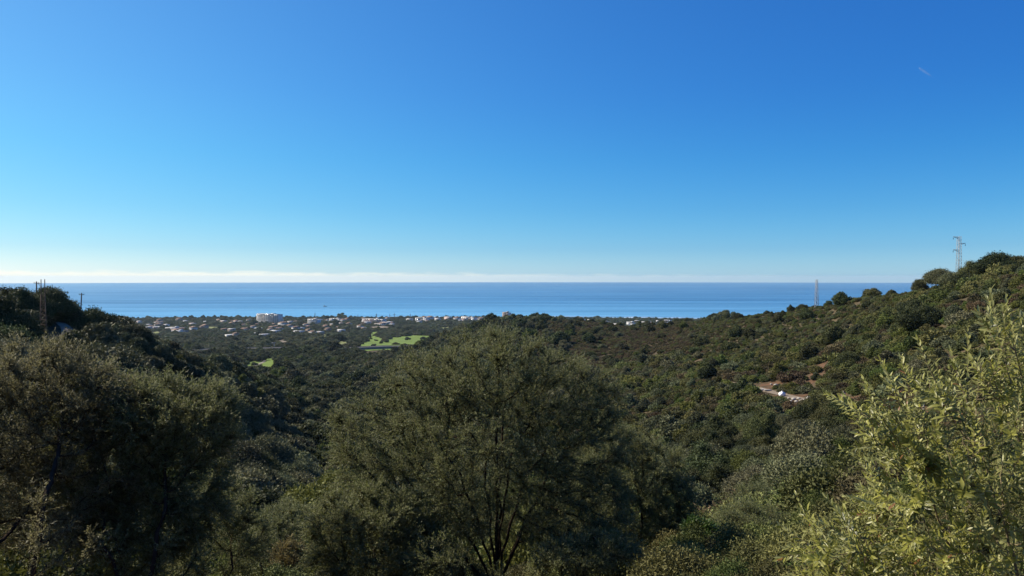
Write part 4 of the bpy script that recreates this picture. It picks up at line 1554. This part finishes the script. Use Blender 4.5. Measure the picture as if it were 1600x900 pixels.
lone_tree(38, 178, 9.5, 8.0, 'oak', 'oak_tree', 'dark tree left of the rusty pylon on the left skyline', 1, 1.5)
lone_tree(8, 182, 10.0, 8.8, 'oak', 'oak_tree', 'dark tree at the left edge of the photo on the skyline', 2, 2.5)
lone_tree(92, 197, 6.5, 4.6, 'oak', 'oak_tree', 'low dark tree filling the gap behind the dirt road bend', 1, 0.8)
lone_tree(60, 192, 7.5, 5.4, 'oak', 'oak_tree', 'low dark tree under the short pole on the left skyline', 2, 1.8)
lone_tree(143, 180, 9.5, 8.2, 'oak', 'oak_tree', 'broad dark tree right of the bend in the dirt road', 2, 0.9)
lone_tree(116, 188, 5.5, 5.2, 'oak', 'oak_tree', 'small dark tree at the bend of the dirt road', 1, 2.2)
lone_tree(172, 178, 8.5, 7.6, 'oak', 'oak_tree', 'dark tree on the left skyline stepping down towards the plain', 0, 3.0)
lone_tree(155, 146, 6.5, 6.0, 'oak', 'oak_tree', 'rounded dark tree below the dirt road with a sunlit edge', 1, 0.1)
lone_tree(205, 172, 7.5, 6.8, 'olive', 'wild_olive_tree', 'last tall tree on the left skyline before the plain', 0, 4.0)
lone_tree(1436, 235, 12.0, 10.0, 'oak', 'oak_tree', 'large dark green tree just left of the near bush top', 1, 4.4)
lone_tree(1325, 218, 7.0, 6.4, 'oak', 'oak_tree', 'dark round tree right of the red earth bank', 2, 1.3)
lone_tree(1385, 185, 6.5, 5.2, 'bright', 'carob_tree', 'bright green flat topped tree behind the leaning planks', 0, 1.3)

# ------------------------------------------------------------------ ship far out
b = hit(508, 479) if False else None
d_ = ray(508, 479)
d_ = d_ * (SEA / d_[2])
o = empty('fishing_boat', (d_[0], d_[1], SEA), 0.3)
tag(o, 'tiny dark fishing boat out on the sea above the white block', 'boat')
hullV = [(-9, -2, 0), (9, -1.6, 0), (12, 0, 2.6), (9, 1.6, 0), (-9, 2, 0), (-9.4, -2.6, 2.2), (8, -2.4, 2.4), (8, 2.4, 2.4), (-9.4, 2.6, 2.2)]
MB().add(hullV, [(0, 1, 6, 5), (3, 4, 8, 7), (4, 0, 5, 8), (5, 6, 7, 8)], [(1, 2, 6), (2, 3, 7), (6, 2, 7)]).build('hull', M['darksteel'], o)
MB().box((-4, 0, 3.8), (5, 3.2, 3)).build('cabin', M['tan_wall'], o)
MB().tube([(1, 0, 2.2), (1, 0, 9)], 0.25, 6).build('mast', M['darksteel'], o)

# condensation trail: a thin streak of ice cloud high above the sea
mt, t = new_mat('ice_cloud')
df = N(t, 'ShaderNodeBsdfDiffuse')
df.inputs[0].default_value = (0.78, 0.88, 1.0, 1)
tr = N(t, 'ShaderNodeBsdfTransparent')
ms = N(t, 'ShaderNodeMixShader')
lw = N(t, 'ShaderNodeLayerWeight')
lw.inputs[0].default_value = 0.35
mr = N(t, 'ShaderNodeMapRange')
mr.inputs[1].default_value = 0.0
mr.inputs[2].default_value = 0.8
mr.inputs[3].default_value = 0.13
mr.inputs[4].default_value = 0.0
t.links.new(lw.outputs['Facing'], mr.inputs[0])
t.links.new(mr.outputs[0], ms.inputs[0])
t.links.new(tr.outputs[0], ms.inputs[1])
t.links.new(df.outputs[0], ms.inputs[2])
oo = N(t, 'ShaderNodeOutputMaterial')
t.links.new(ms.outputs[0], oo.inputs[0])
a_, b_ = ray(1436, 106), ray(1458, 121)
D = 30000.0
a_, b_ = a_ * D, b_ * D
s = np.linspace(0, 1, 16)
rad = 62 * np.sin(np.clip(s * 1.05 + 0.06, 0, 1) * math.pi)**0.6 * (1 - 0.55 * s) + 2
tag(MB().tube(a_ + (b_ - a_) * s[:, None], rad, 12).build('contrail', mt, None, True), 'short faint white vapour trail high in the right sky', 'contrail')


# ------------------------------------------------------------------ foreground olives grown branch by branch
def grow(attr, nodes, parent, step, kill, maxit=160, up=0.05):
    """space colonisation: branches reach for the points of the crown"""
    nodes = [np.array(q, float) for q in nodes]
    parent = list(parent)
    A = np.asarray(attr, float)
    NP = np.array(nodes)
    d = np.linalg.norm(A[:, None] - NP[None], axis=-1)
    near, nd = d.argmin(1), d.min(1)
    for it in range(maxit):
        live = nd > kill
        A, near, nd = A[live], near[live], nd[live]
        if len(A) == 0:
            break
        NP = np.array(nodes)
        v = A - NP[near]
        v /= np.linalg.norm(v, axis=1, keepdims=True) + 1e-9
        acc = np.zeros_like(NP)
        np.add.at(acc, near, v)
        idx = np.unique(near)
        g = acc[idx]
        ln = np.linalg.norm(g, axis=1, keepdims=True)
        g = g / (ln + 1e-9) + np.array([0, 0, up]) + rng.normal(size=g.shape) * 0.10
        g /= np.linalg.norm(g, axis=1, keepdims=True)
        new = NP[idx] + g * step
        base = len(nodes)
        nodes += list(new)
        parent += list(idx)
        for s0 in range(0, len(A), 4000):
            dd = np.linalg.norm(A[s0:s0 + 4000, None] - new[None], axis=-1)
            k = dd.argmin(1)
            m = dd[np.arange(len(k)), k]
            b = m < nd[s0:s0 + 4000]
            near[s0:s0 + 4000][b] = base + k[b]
            nd[s0:s0 + 4000][b] = m[b]
    return np.array(nodes), np.array(parent)


def radii(nodes, parent, tip, power=2.65, cap=9):
    n = len(nodes)
    acc = np.zeros(n)
    kids = np.zeros(n, int)
    for i in range(n - 1, 0, -1):
        if kids[i] == 0:
            acc[i] = tip**power
        if parent[i] >= 0:
            acc[parent[i]] += acc[i]
            kids[parent[i]] += 1
    acc[acc == 0] = tip**power
    return np.minimum(acc**(1 / power), cap), kids


def branch_mesh(name, nodes, parent, rad, mat, sides=6, thin=0.0):
    n = len(nodes)
    main = {}
    for i in range(n):
        p_ = parent[i]
        if p_ >= 0 and (p_ not in main or rad[i] > rad[main[p_]]):
            main[p_] = i
    mb = MB()
    for i in range(n):
        p_ = parent[i]
        if p_ >= 0 and main.get(p_) == i:
            continue                                   # continues its parent's chain
        ch = [i]
        while ch[-1] in main:
            ch.append(main[ch[-1]])
        pts = [nodes[q] for q in ch]
        rd = [rad[q] for q in ch]
        if p_ >= 0:
            pts = [nodes[p_]] + pts
            rd = [min(rad[i] * 1.15, rad[p_])] + rd
        if len(pts) < 2 or rd[0] < thin:
            continue
        k = sides if rd[0] > 0.02 else 4
        mb.tube(pts, rd, k, False)
    return mb.mesh(name, [mat], True)


def leaf_quads(P, D, Nn, L, W):
    """diamond leaves, one face each"""
    S = np.cross(D, Nn)
    S /= np.linalg.norm(S, axis=1, keepdims=True) + 1e-9
    L, W = L[:, None], W[:, None]
    V = np.stack([P, P + D * L * 0.45 + S * W * 0.5, P + D * L, P + D * L * 0.45 - S * W * 0.5], 1)
    return V.reshape(-1, 3), np.arange(len(P) * 4).reshape(-1, 4)


def unit(v):
    return v / (np.linalg.norm(v, axis=-1, keepdims=True) + 1e-9)


def sprays(nodes, parent, rad, kids, center, count, length, r, thr, up=0.35, jitter=0.5):
    """leafy twigs starting on thin wood; returns base points, directions and lengths"""
    thin = np.nonzero((rad < thr) & (parent >= 0))[0]
    w = np.where(kids[thin] == 0, 3.0, 1.0)
    k = r.choice(thin, size=count, p=w / w.sum())
    bd = unit(nodes[k] - nodes[parent[k]])
    t = r.uniform(0, 1, count)[:, None]
    P = nodes[parent[k]] * t + nodes[k] * (1 - t)
    outw = unit(nodes[k] - center)
    D = unit(bd * 0.6 + outw * 0.5 + np.array([0, 0, up]) + r.normal(size=(count, 3)) * jitter)
    return P, D, length * r.uniform(0.5, 1.2, count)


def olive(name, label, base_px, dist, lobes, stems, count, mat, nattr=1500, leaf=0.062, per=18, tw=0.42, seed=1, tip=0.0065, droop=0.12, hollow=0.5, kill=0.24, step=0.15, bark='bark', base_drop=0.3):
    r = np.random.default_rng(seed)
    base = at(base_px, dist)
    base[2] -= base_drop
    m_px = dist / F
    cen, rad = [], []
    for (px, py, rx, rz, dy, ry) in lobes:
        d = ray(px, py) * (dist + dy) / CP
        cen.append(d)
        rad.append((rx * m_px, ry, rz * m_px))
    cen, rad = np.array(cen), np.array(rad)
    vol = rad.prod(1)
    k = r.choice(len(lobes), nattr, p=vol**0.75 / (vol**0.75).sum())
    u = unit(r.normal(size=(nattr, 3)))
    q = hollow + (1 - hollow) * r.uniform(0, 1, nattr)**0.55
    A = cen[k] + u * q[:, None] * rad[k]
    A = A[A[:, 2] > base[2] + 1.0]
    # trunk stems fan out of the base
    nodes, par = [base], [-1]
    for (sx_, sy_, sz_) in stems:
        prev = 0
        tgt = base + np.array([sx_, sy_, sz_])
        for s_ in np.linspace(0.15, 1, 9):
            bend = np.array([sx_ * (s_**1.4 - s_), sy_ * (s_**1.4 - s_), 0]) + r.normal(size=3) * 0.025
            nodes.append(base + (tgt - base) * s_ + bend)
            par.append(prev)
            prev = len(nodes) - 1
    nodes, par = grow(A, nodes, par, step, kill)
    rd, kids = radii(nodes, par, tip)
    root = empty(name, tuple(base))
    tag(root, label, 'tree')
    cc = (cen * vol[:, None]).sum(0) / vol.sum()
    loc = nodes - base
    obj('trunk', branch_mesh('trunk', loc, par, rd, M[bark], 7), root)
    P, D, Ls = sprays(loc, par, rd, kids, cc - base, count, tw, r, 0.022)
    # twig stems
    end = P + D * Ls[:, None] + np.array([0, 0, -1]) * (Ls * droop)[:, None]
    n = len(P)
    t = (np.arange(per) + 0.5) / per
    LP = P[:, None] + (D * Ls[:, None])[:, None] * t[None, :, None] + np.array([0, 0, -1.0])[None, None] * (Ls * droop)[:, None, None] * (t**2)[None, :, None]
    LP = LP.reshape(-1, 3)
    DD = np.repeat(D, per, 0)
    side = unit(np.cross(DD, r.normal(size=DD.shape)))
    ld = unit(DD * 0.75 + side * 0.75 + r.normal(size=DD.shape) * 0.15)
    nn = unit(r.normal(size=DD.shape) * 0.75 + np.array([0, 0, 0.7]))
    L = leaf * r.uniform(0.6, 1.2, len(LP))
    V, Q = leaf_quads(LP, ld, nn, L, L * 0.27)
    # slender twig stems as narrow three-sided spikes
    sd = unit(np.cross(D, r.normal(size=D.shape)))
    s2 = np.cross(D, sd)
    w = 0.0032
    SV = np.stack([P + sd * w, P - sd * 0.5 * w + s2 * 0.87 * w, P - sd * 0.5 * w - s2 * 0.87 * w, end], 1).reshape(-1, 3)
    i4 = np.arange(n)[:, None] * 4
    ST = np.concatenate([i4 + np.array([[0, 1, 3]]), i4 + np.array([[1, 2, 3]]), i4 + np.array([[2, 0, 3]])]) + len(V)
    tint = np.clip(np.repeat(r.normal(0.5, 0.2, n), per) + r.normal(0, 0.2, n * per), 0, 1)
    tint = np.concatenate([tint, np.zeros(len(ST))])
    mi = np.concatenate([np.zeros(len(Q), int), np.ones(len(ST), int)])
    me = mesh_np('crown', np.vstack([V, SV]), [Q, ST], [M[mat], M[bark]], False, mi, tint)
    obj('crown', me, root)
    return root


olive('olive_tree', 'big many stemmed olive tree in the centre foreground, tallest of all', 775, 17.0,
      [(775, 590, 110, 72, 0, 1.5), (672, 618, 88, 70, 0, 1.2), (604, 690, 88, 74, 0, 1.1), (868, 628, 92, 72, 0.2, 1.3), (895, 715, 88, 85, 0.2, 1.2), (750, 690, 150, 90, -0.2, 1.9), (570, 735, 60, 60, 0.3, 0.9), (930, 640, 45, 60, 0.3, 0.8), (640, 790, 80, 70, 0.1, 1.0), (905, 800, 90, 80, 0.3, 1.1), (770, 800, 120, 70, 1.2, 1.0), (700, 800, 70, 62, -0.9, 0.7), (800, 860, 110, 50, 1.0, 0.9), (680, 870, 80, 45, 0.8, 0.8), (900, 870, 80, 50, 0.8, 0.9), (850, 790, 60, 60, -0.8, 0.6)],
      [(-1.3, 0.2, 2.6), (-0.75, -0.5, 3.0), (-0.3, 0.5, 3.2), (0.0, -0.35, 3.4), (0.35, 0.3, 3.3), (0.7, -0.3, 3.1), (1.2, 0.3, 2.8), (-1.7, -0.4, 2.1), (0.15, 0.7, 3.5)],
      18500, 'olive_leaf', 4000, seed=3, leaf=0.058)
olive('olive_tree', 'dense low olive crown at the lower left of the central tree', 575, 15.2,
      [(570, 835, 88, 70, 0, 1.0), (640, 850, 70, 60, 0.3, 0.8), (520, 850, 50, 60, 0.2, 0.7)],
      [(-0.6, 0, 0.9), (0.2, 0.2, 1.1), (0.6, -0.1, 0.8)], 4200, 'olive_leaf', 900, seed=5, per=20, hollow=0.35)
olive('olive_tree', 'low olive thicket at the foot of the central tree trunk', 745, 14.6,
      [(680, 890, 60, 40, 0, 0.6), (870, 895, 60, 40, 0.2, 0.7), (940, 880, 60, 45, 0.3, 0.6)],
      [(-0.5, 0, 0.5), (0.4, 0.2, 0.6), (1.3, 0.1, 0.6), (1.9, 0.1, 0.6)], 2600, 'olive_leaf', 700, seed=27)
olive('olive_tree', 'dark shaded olive tree behind the right side of the central tree', 1000, 21.0,
      [(1005, 765, 78, 80, 0, 1.4), (950, 820, 90, 100, 0.2, 1.5), (1045, 830, 45, 90, 0, 0.9), (1000, 850, 80, 70, -0.3, 1.2), (955, 715, 60, 60, 0.2, 1.1)],
      [(-0.6, 0, 1.8), (0.1, 0.2, 2.2), (0.7, -0.1, 1.8)], 9500, 'olive_leaf', 1500, seed=7, leaf=0.066)
olive('olive_tree', 'broad brownish olive tree filling the left edge of the foreground', 30, 14.0,
      [(40, 640, 95, 95, 0, 1.3), (-70, 660, 120, 110, 0, 1.4), (112, 640, 85, 78, 0.1, 1.1), (20, 770, 130, 100, 0.9, 1.2), (130, 750, 100, 100, 0.2, 1.2), (62, 585, 75, 50, 0.1, 0.9), (160, 640, 70, 70, 0.4, 0.9)],
      [(-0.9, 0.2, 2.3), (-0.4, -0.4, 2.6), (0.1, 0.4, 2.7), (0.5, -0.3, 2.5), (1.0, 0.2, 2.2), (0.25, 0.0, 2.9)],
      11500, 'olive_leaf_brown', 2200, seed=9)
olive('olive_tree', 'olive tree with pale sunlit top right of the left edge tree', 215, 14.6,
      [(232, 662, 90, 72, 0, 1.1), (302, 672, 58, 74, 0, 0.9), (180, 720, 95, 90, 0.1, 1.2), (290, 765, 70, 85, 0.1, 1.0), (215, 810, 110, 80, 0, 1.1), (165, 640, 70, 60, 0.2, 0.9), (335, 650, 34, 50, 0, 0.6)],
      [(-0.7, 0.2, 2.0), (-0.2, -0.4, 2.4), (0.2, 0.4, 2.5), (0.55, -0.2, 2.3), (0.95, 0.1, 1.9)],
      10500, 'olive_leaf', 2000, seed=11)
olive('olive_tree', 'low pale olive between the left trees and the gully', 345, 17.0,
      [(345, 800, 48, 42, 0, 0.8), (330, 860, 70, 60, 0, 0.9), (385, 850, 38, 55, 0.2, 0.6)],
      [(-0.4, 0, 0.9), (0.1, 0.2, 1.2), (0.5, -0.1, 0.9)], 2000, 'olive_leaf', 600, seed=13)
olive('olive_tree', 'rounded grey green olive in the gap left of the central tree', 440, 36.0,
      [(440, 822, 50, 36, 0, 1.7), (410, 850, 40, 36, 0, 1.3), (470, 850, 36, 36, 0, 1.3)],
      [(-0.6, 0, 1.4), (0.1, 0.2, 1.8), (0.7, -0.1, 1.4)], 2000, 'olive_leaf', 700, seed=15, leaf=0.10, tw=0.6, kill=0.35, step=0.25, tip=0.012)
olive('olive_tree', 'grey green olive low on the right beside the near bush', 1170, 30.0,
      [(1172, 840, 62, 52, 0, 1.6), (1130, 870, 50, 45, 0, 1.3), (1215, 860, 50, 50, 0, 1.3)],
      [(-0.7, 0, 1.6), (0.1, 0.2, 2.0), (0.8, -0.1, 1.6)], 2600, 'olive_leaf', 900, seed=17, leaf=0.09, tw=0.55, kill=0.32, step=0.22, tip=0.01)
olive('olive_tree', 'pointed grey green olive above the low one right of centre', 1182, 52.0,
      [(1182, 795, 36, 34, 0, 2.0), (1165, 815, 36, 30, 0, 1.6)],
      [(-0.5, 0, 2.0), (0.3, 0.2, 2.4), (0.9, -0.1, 1.9)], 1800, 'olive_leaf', 600, seed=19, leaf=0.13, tw=0.8, kill=0.45, step=0.3, tip=0.014)
olive('climbing_vine', 'bright green broad leaved vine at the lower right of the central tree', 1092, 19.0,
      [(1090, 850, 32, 36, 0, 0.5), (1075, 880, 40, 36, 0, 0.5), (1110, 885, 26, 30, 0, 0.5)],
      [(-0.2, 0, 0.6), (0.2, 0.1, 0.7)], 700, 'vine_leaf', 300, seed=21, leaf=0.11, per=12, tw=0.3)
olive('olive_tree', 'tiny silvery olive sprig at the bottom edge right of centre', 1065, 14.0,
      [(1065, 890, 30, 28, 0, 0.35), (1085, 905, 30, 25, 0, 0.35)],
      [(-0.1, 0, 0.5), (0.15, 0.1, 0.6)], 380, 'olive_leaf', 200, seed=23, leaf=0.06)
olive('dry_grass_clump', 'yellowish dry clump of stalks in the gully left of centre', 452, 33.0,
      [(452, 868, 26, 16, 0, 0.7), (470, 878, 20, 14, 0, 0.5)],
      [(-0.3, 0, 0.3), (0.3, 0.1, 0.3)], 420, 'dry_leaf', 150, seed=25, leaf=0.16, tw=0.5)


# ------------------------------------------------------------------ the near olive bush on the right
def near_bush():
    r = np.random.default_rng(31)
    dist = 3.7
    base = np.array([ray(1560, 900)[0] * dist, dist, -2.6])
    m_px = dist / F
    lobes = [(1560, 640, 70, 110, 0.1, 0.28), (1500, 700, 110, 110, 0.0, 0.4), (1600, 760, 120, 130, 0.0, 0.4), (1450, 640, 62, 60, -0.1, 0.22), (1400, 690, 50, 60, 0.05, 0.22), (1440, 800, 110, 80, 0, 0.36),
             (1360, 860, 110, 55, 0, 0.32), (1290, 870, 50, 50, 0.05, 0.2), (1520, 850, 120, 80, 0, 0.4), (1570, 540, 42, 60, 0, 0.16), (1340, 625, 26, 26, 0, 0.1), (1430, 910, 180, 60, 0, 0.4), (1600, 570, 50, 60, 0.1, 0.2)]
    cen = np.array([ray(a + 12, b + 10) * (dist + dy) / CP for a, b, _, _, dy, _ in lobes])
    rad = np.array([(c * m_px, f, d * m_px) for _, _, c, d, _, f in lobes])
    vol = rad.prod(1)
    nattr = 1150
    k = r.choice(len(lobes), nattr, p=vol**0.7 / (vol**0.7).sum())
    u = unit(r.normal(size=(nattr, 3)))
    A = cen[k] + u * (0.15 + 0.85 * r.uniform(0, 1, nattr)**0.5)[:, None] * rad[k]
    nodes, par = [base], [-1]
    for tx, ty, tz in ((1520, 930, 0), (1450, 940, 0.1), (1590, 900, -0.1), (1380, 950, 0.05), (1620, 880, 0.15)):
        tgt = ray(tx, ty) * (dist + tz)
        prev = 0
        for s in np.linspace(0.2, 1, 8):
            nodes.append(base + (tgt - base) * s + r.normal(size=3) * 0.012)
            par.append(prev)
            prev = len(nodes) - 1
    nodes, par = grow(A, nodes, par, 0.05, 0.075, 120, 0.12)
    rd, kids = radii(nodes, par, 0.0013, 2.3)
    root = empty('olive_bush', tuple(base))
    tag(root, 'bright sunlit olive bush close to the camera on the right', 'bush')
    loc = nodes - base
    obj('branches', branch_mesh('branches', loc, par, rd, M['twig'], 6), root)
    # shoots
    count = 540
    P, D, Ls = sprays(loc, par, rd, kids, (cen * vol[:, None]).sum(0) / vol.sum() - base, count, 0.23, r, 0.006, 0.18, 0.42)
    # named leaders that break the outline
    tips = [(1537, 446, 1568, 590), (1560, 470, 1580, 560), (1590, 488, 1600, 600), (1532, 530, 1552, 620), (1502, 505, 1500, 610), (1424, 524, 1462, 610), (1452, 560, 1480, 640), (1345, 605, 1392, 680), (1312, 632, 1372, 690),
            (1340, 585, 1400, 660), (1252, 790, 1290, 880), (1262, 805, 1310, 880), (1240, 850, 1300, 900), (1235, 885, 1300, 920), (1300, 800, 1350, 870), (1335, 655, 1400, 730), (1375, 770, 1430, 830), (1345, 740, 1400, 790), (1310, 610, 1360, 650), (1390, 600, 1430, 670), (1475, 540, 1500, 620), (1570, 500, 1585, 580)]
    LPn, LDn = [], []
    lead = MB()
    shoots = []
    for (tx, ty, bx, by) in tips:
        off = r.uniform(-0.12, 0.12)
        b0, b1 = ray(bx + 12, by + 10) * (dist + off) - base, ray(tx + 10, ty + 8) * (dist + off + r.uniform(-0.06, 0.06)) - base
        mid = (b0 + b1) / 2 + np.array([0, 0, -0.012]) + (b1 - b0)[[0, 1, 2]] * np.array([0.06, 0, 0])
        s = np.linspace(0, 1, 10)[:, None]
        c = b0 * (1 - s)**2 + 2 * mid * s * (1 - s) + b1 * s**2
        lead.tube(c, np.linspace(0.0030, 0.0011, 10), 5, False)
        shoots.append(c)
    for p0, d0, l0 in zip(P, D, Ls):
        s = np.linspace(0, 1, 6)[:, None]
        c = p0 + d0 * l0 * s + np.array([-0.08 * l0, 0, r.uniform(-0.22, 0.24) * l0]) * s**2 + r.normal(size=3) * 0.012 * s
        lead.tube(c, np.linspace(0.0017, 0.0008, 6), 4, False)
        shoots.append(c)
    lead.build('shoots', M['twig'], root, True)
    # leaves in opposite pairs, crossed from node to node
    PP, DD, UU, LL, TT = [], [], [], [], []
    for q, c in enumerate(shoots):
        seg = np.linalg.norm(np.diff(c, axis=0), axis=1)
        tot = seg.sum()
        m = max(3, int(tot / 0.0168))
        cum = np.concatenate([[0], np.cumsum(seg)])
        ss = np.linspace(0.12, 1, m) * tot
        pts = np.stack([np.interp(ss, cum, c[:, a]) for a in range(3)], 1)
        dr = unit(np.gradient(pts, axis=0))
        ref = unit(np.cross(dr[0], r.normal(size=3)))
        tone = r.normal(0.5, 0.26)
        for i in range(m):
            a0 = (i % 2) * math.pi / 2 + r.uniform(-0.3, 0.3)
            e1 = unit(ref - dr[i] * (ref @ dr[i]))
            e2 = np.cross(dr[i], e1)
            for sg in (0, math.pi):
                sd = e1 * math.cos(a0 + sg) + e2 * math.sin(a0 + sg)
                op = 0.40 + 0.85 * (1 - i / m) + r.normal(0, 0.22)
                ld = unit(dr[i] * math.cos(op) + sd * math.sin(op))
                nn = unit(dr[i] * math.sin(op) - sd * math.cos(op))
                PP.append(pts[i])
                DD.append(ld)
                UU.append(nn if r.uniform() < 0.85 else -nn)
                LL.append(r.uniform(0.036, 0.068) * (1 - 0.35 * i / m))
                TT.append(np.clip(tone + r.normal(0, 0.16) + 0.15 * i / m, 0, 1))
    PP, DD, UU, LL, TT = (np.array(q) for q in (PP, DD, UU, LL, TT))
    TT = np.where(r.uniform(size=len(TT)) < 0.012, 1.0, np.clip(TT, 0, 0.98))
    n = len(PP)
    S = unit(np.cross(DD, UU))
    UU = np.cross(S, DD)
    W = LL * r.uniform(0.23, 0.32, n)
    curl = r.normal(0.06, 0.07, n)[:, None] * LL[:, None]
    l, w = LL[:, None], W[:, None]
    fold = 0.16

    def pt(t, s_):
        return PP + DD * l * t + S * w * s_ + UU * (np.abs(s_) * w * fold * 2 - curl * (t * t) * 4 * 0.6)
    V = np.stack([pt(0.0, 0.0), pt(0.36, 0.0), pt(0.70, 0.0), pt(1.0, 0.0), pt(0.30, 0.46), pt(0.66, 0.44), pt(0.30, -0.46), pt(0.66, -0.44)], 1).reshape(-1, 3)
    i8 = np.arange(n)[:, None] * 8
    Qs = np.concatenate([i8 + np.array([[1, 4, 5, 2]]), i8 + np.array([[1, 2, 7, 6]])])
    Ts = np.concatenate([i8 + np.array([[0, 4, 1]]), i8 + np.array([[2, 5, 3]]), i8 + np.array([[0, 1, 6]]), i8 + np.array([[2, 3, 7]])])
    tint = np.concatenate([TT, TT, TT, TT, TT, TT])
    obj('leaves', mesh_np('leaves', V, [Qs, Ts], [M['near_leaf']], False, None, tint), root)
    print('near leaves', n)


near_bush()

# ------------------------------------------------------------------ sea air
hm, t = new_mat('sea_air')
pv = N(t, 'ShaderNodeVolumePrincipled')
pv.inputs['Color'].default_value = (0.62, 0.84, 1.0, 1)
pv.inputs['Density'].default_value = 0.000026
pv.inputs['Anisotropy'].default_value = 0.2
oo = N(t, 'ShaderNodeOutputMaterial')
t.links.new(pv.outputs[0], oo.inputs['Volume'])
tag(MB().box((0, 0, (26 - 168) / 2), (45200, 45200, 26 + 168)).build('haze', hm), 'thin blue sea air over the plain and the sea', 'haze', kind='stuff')
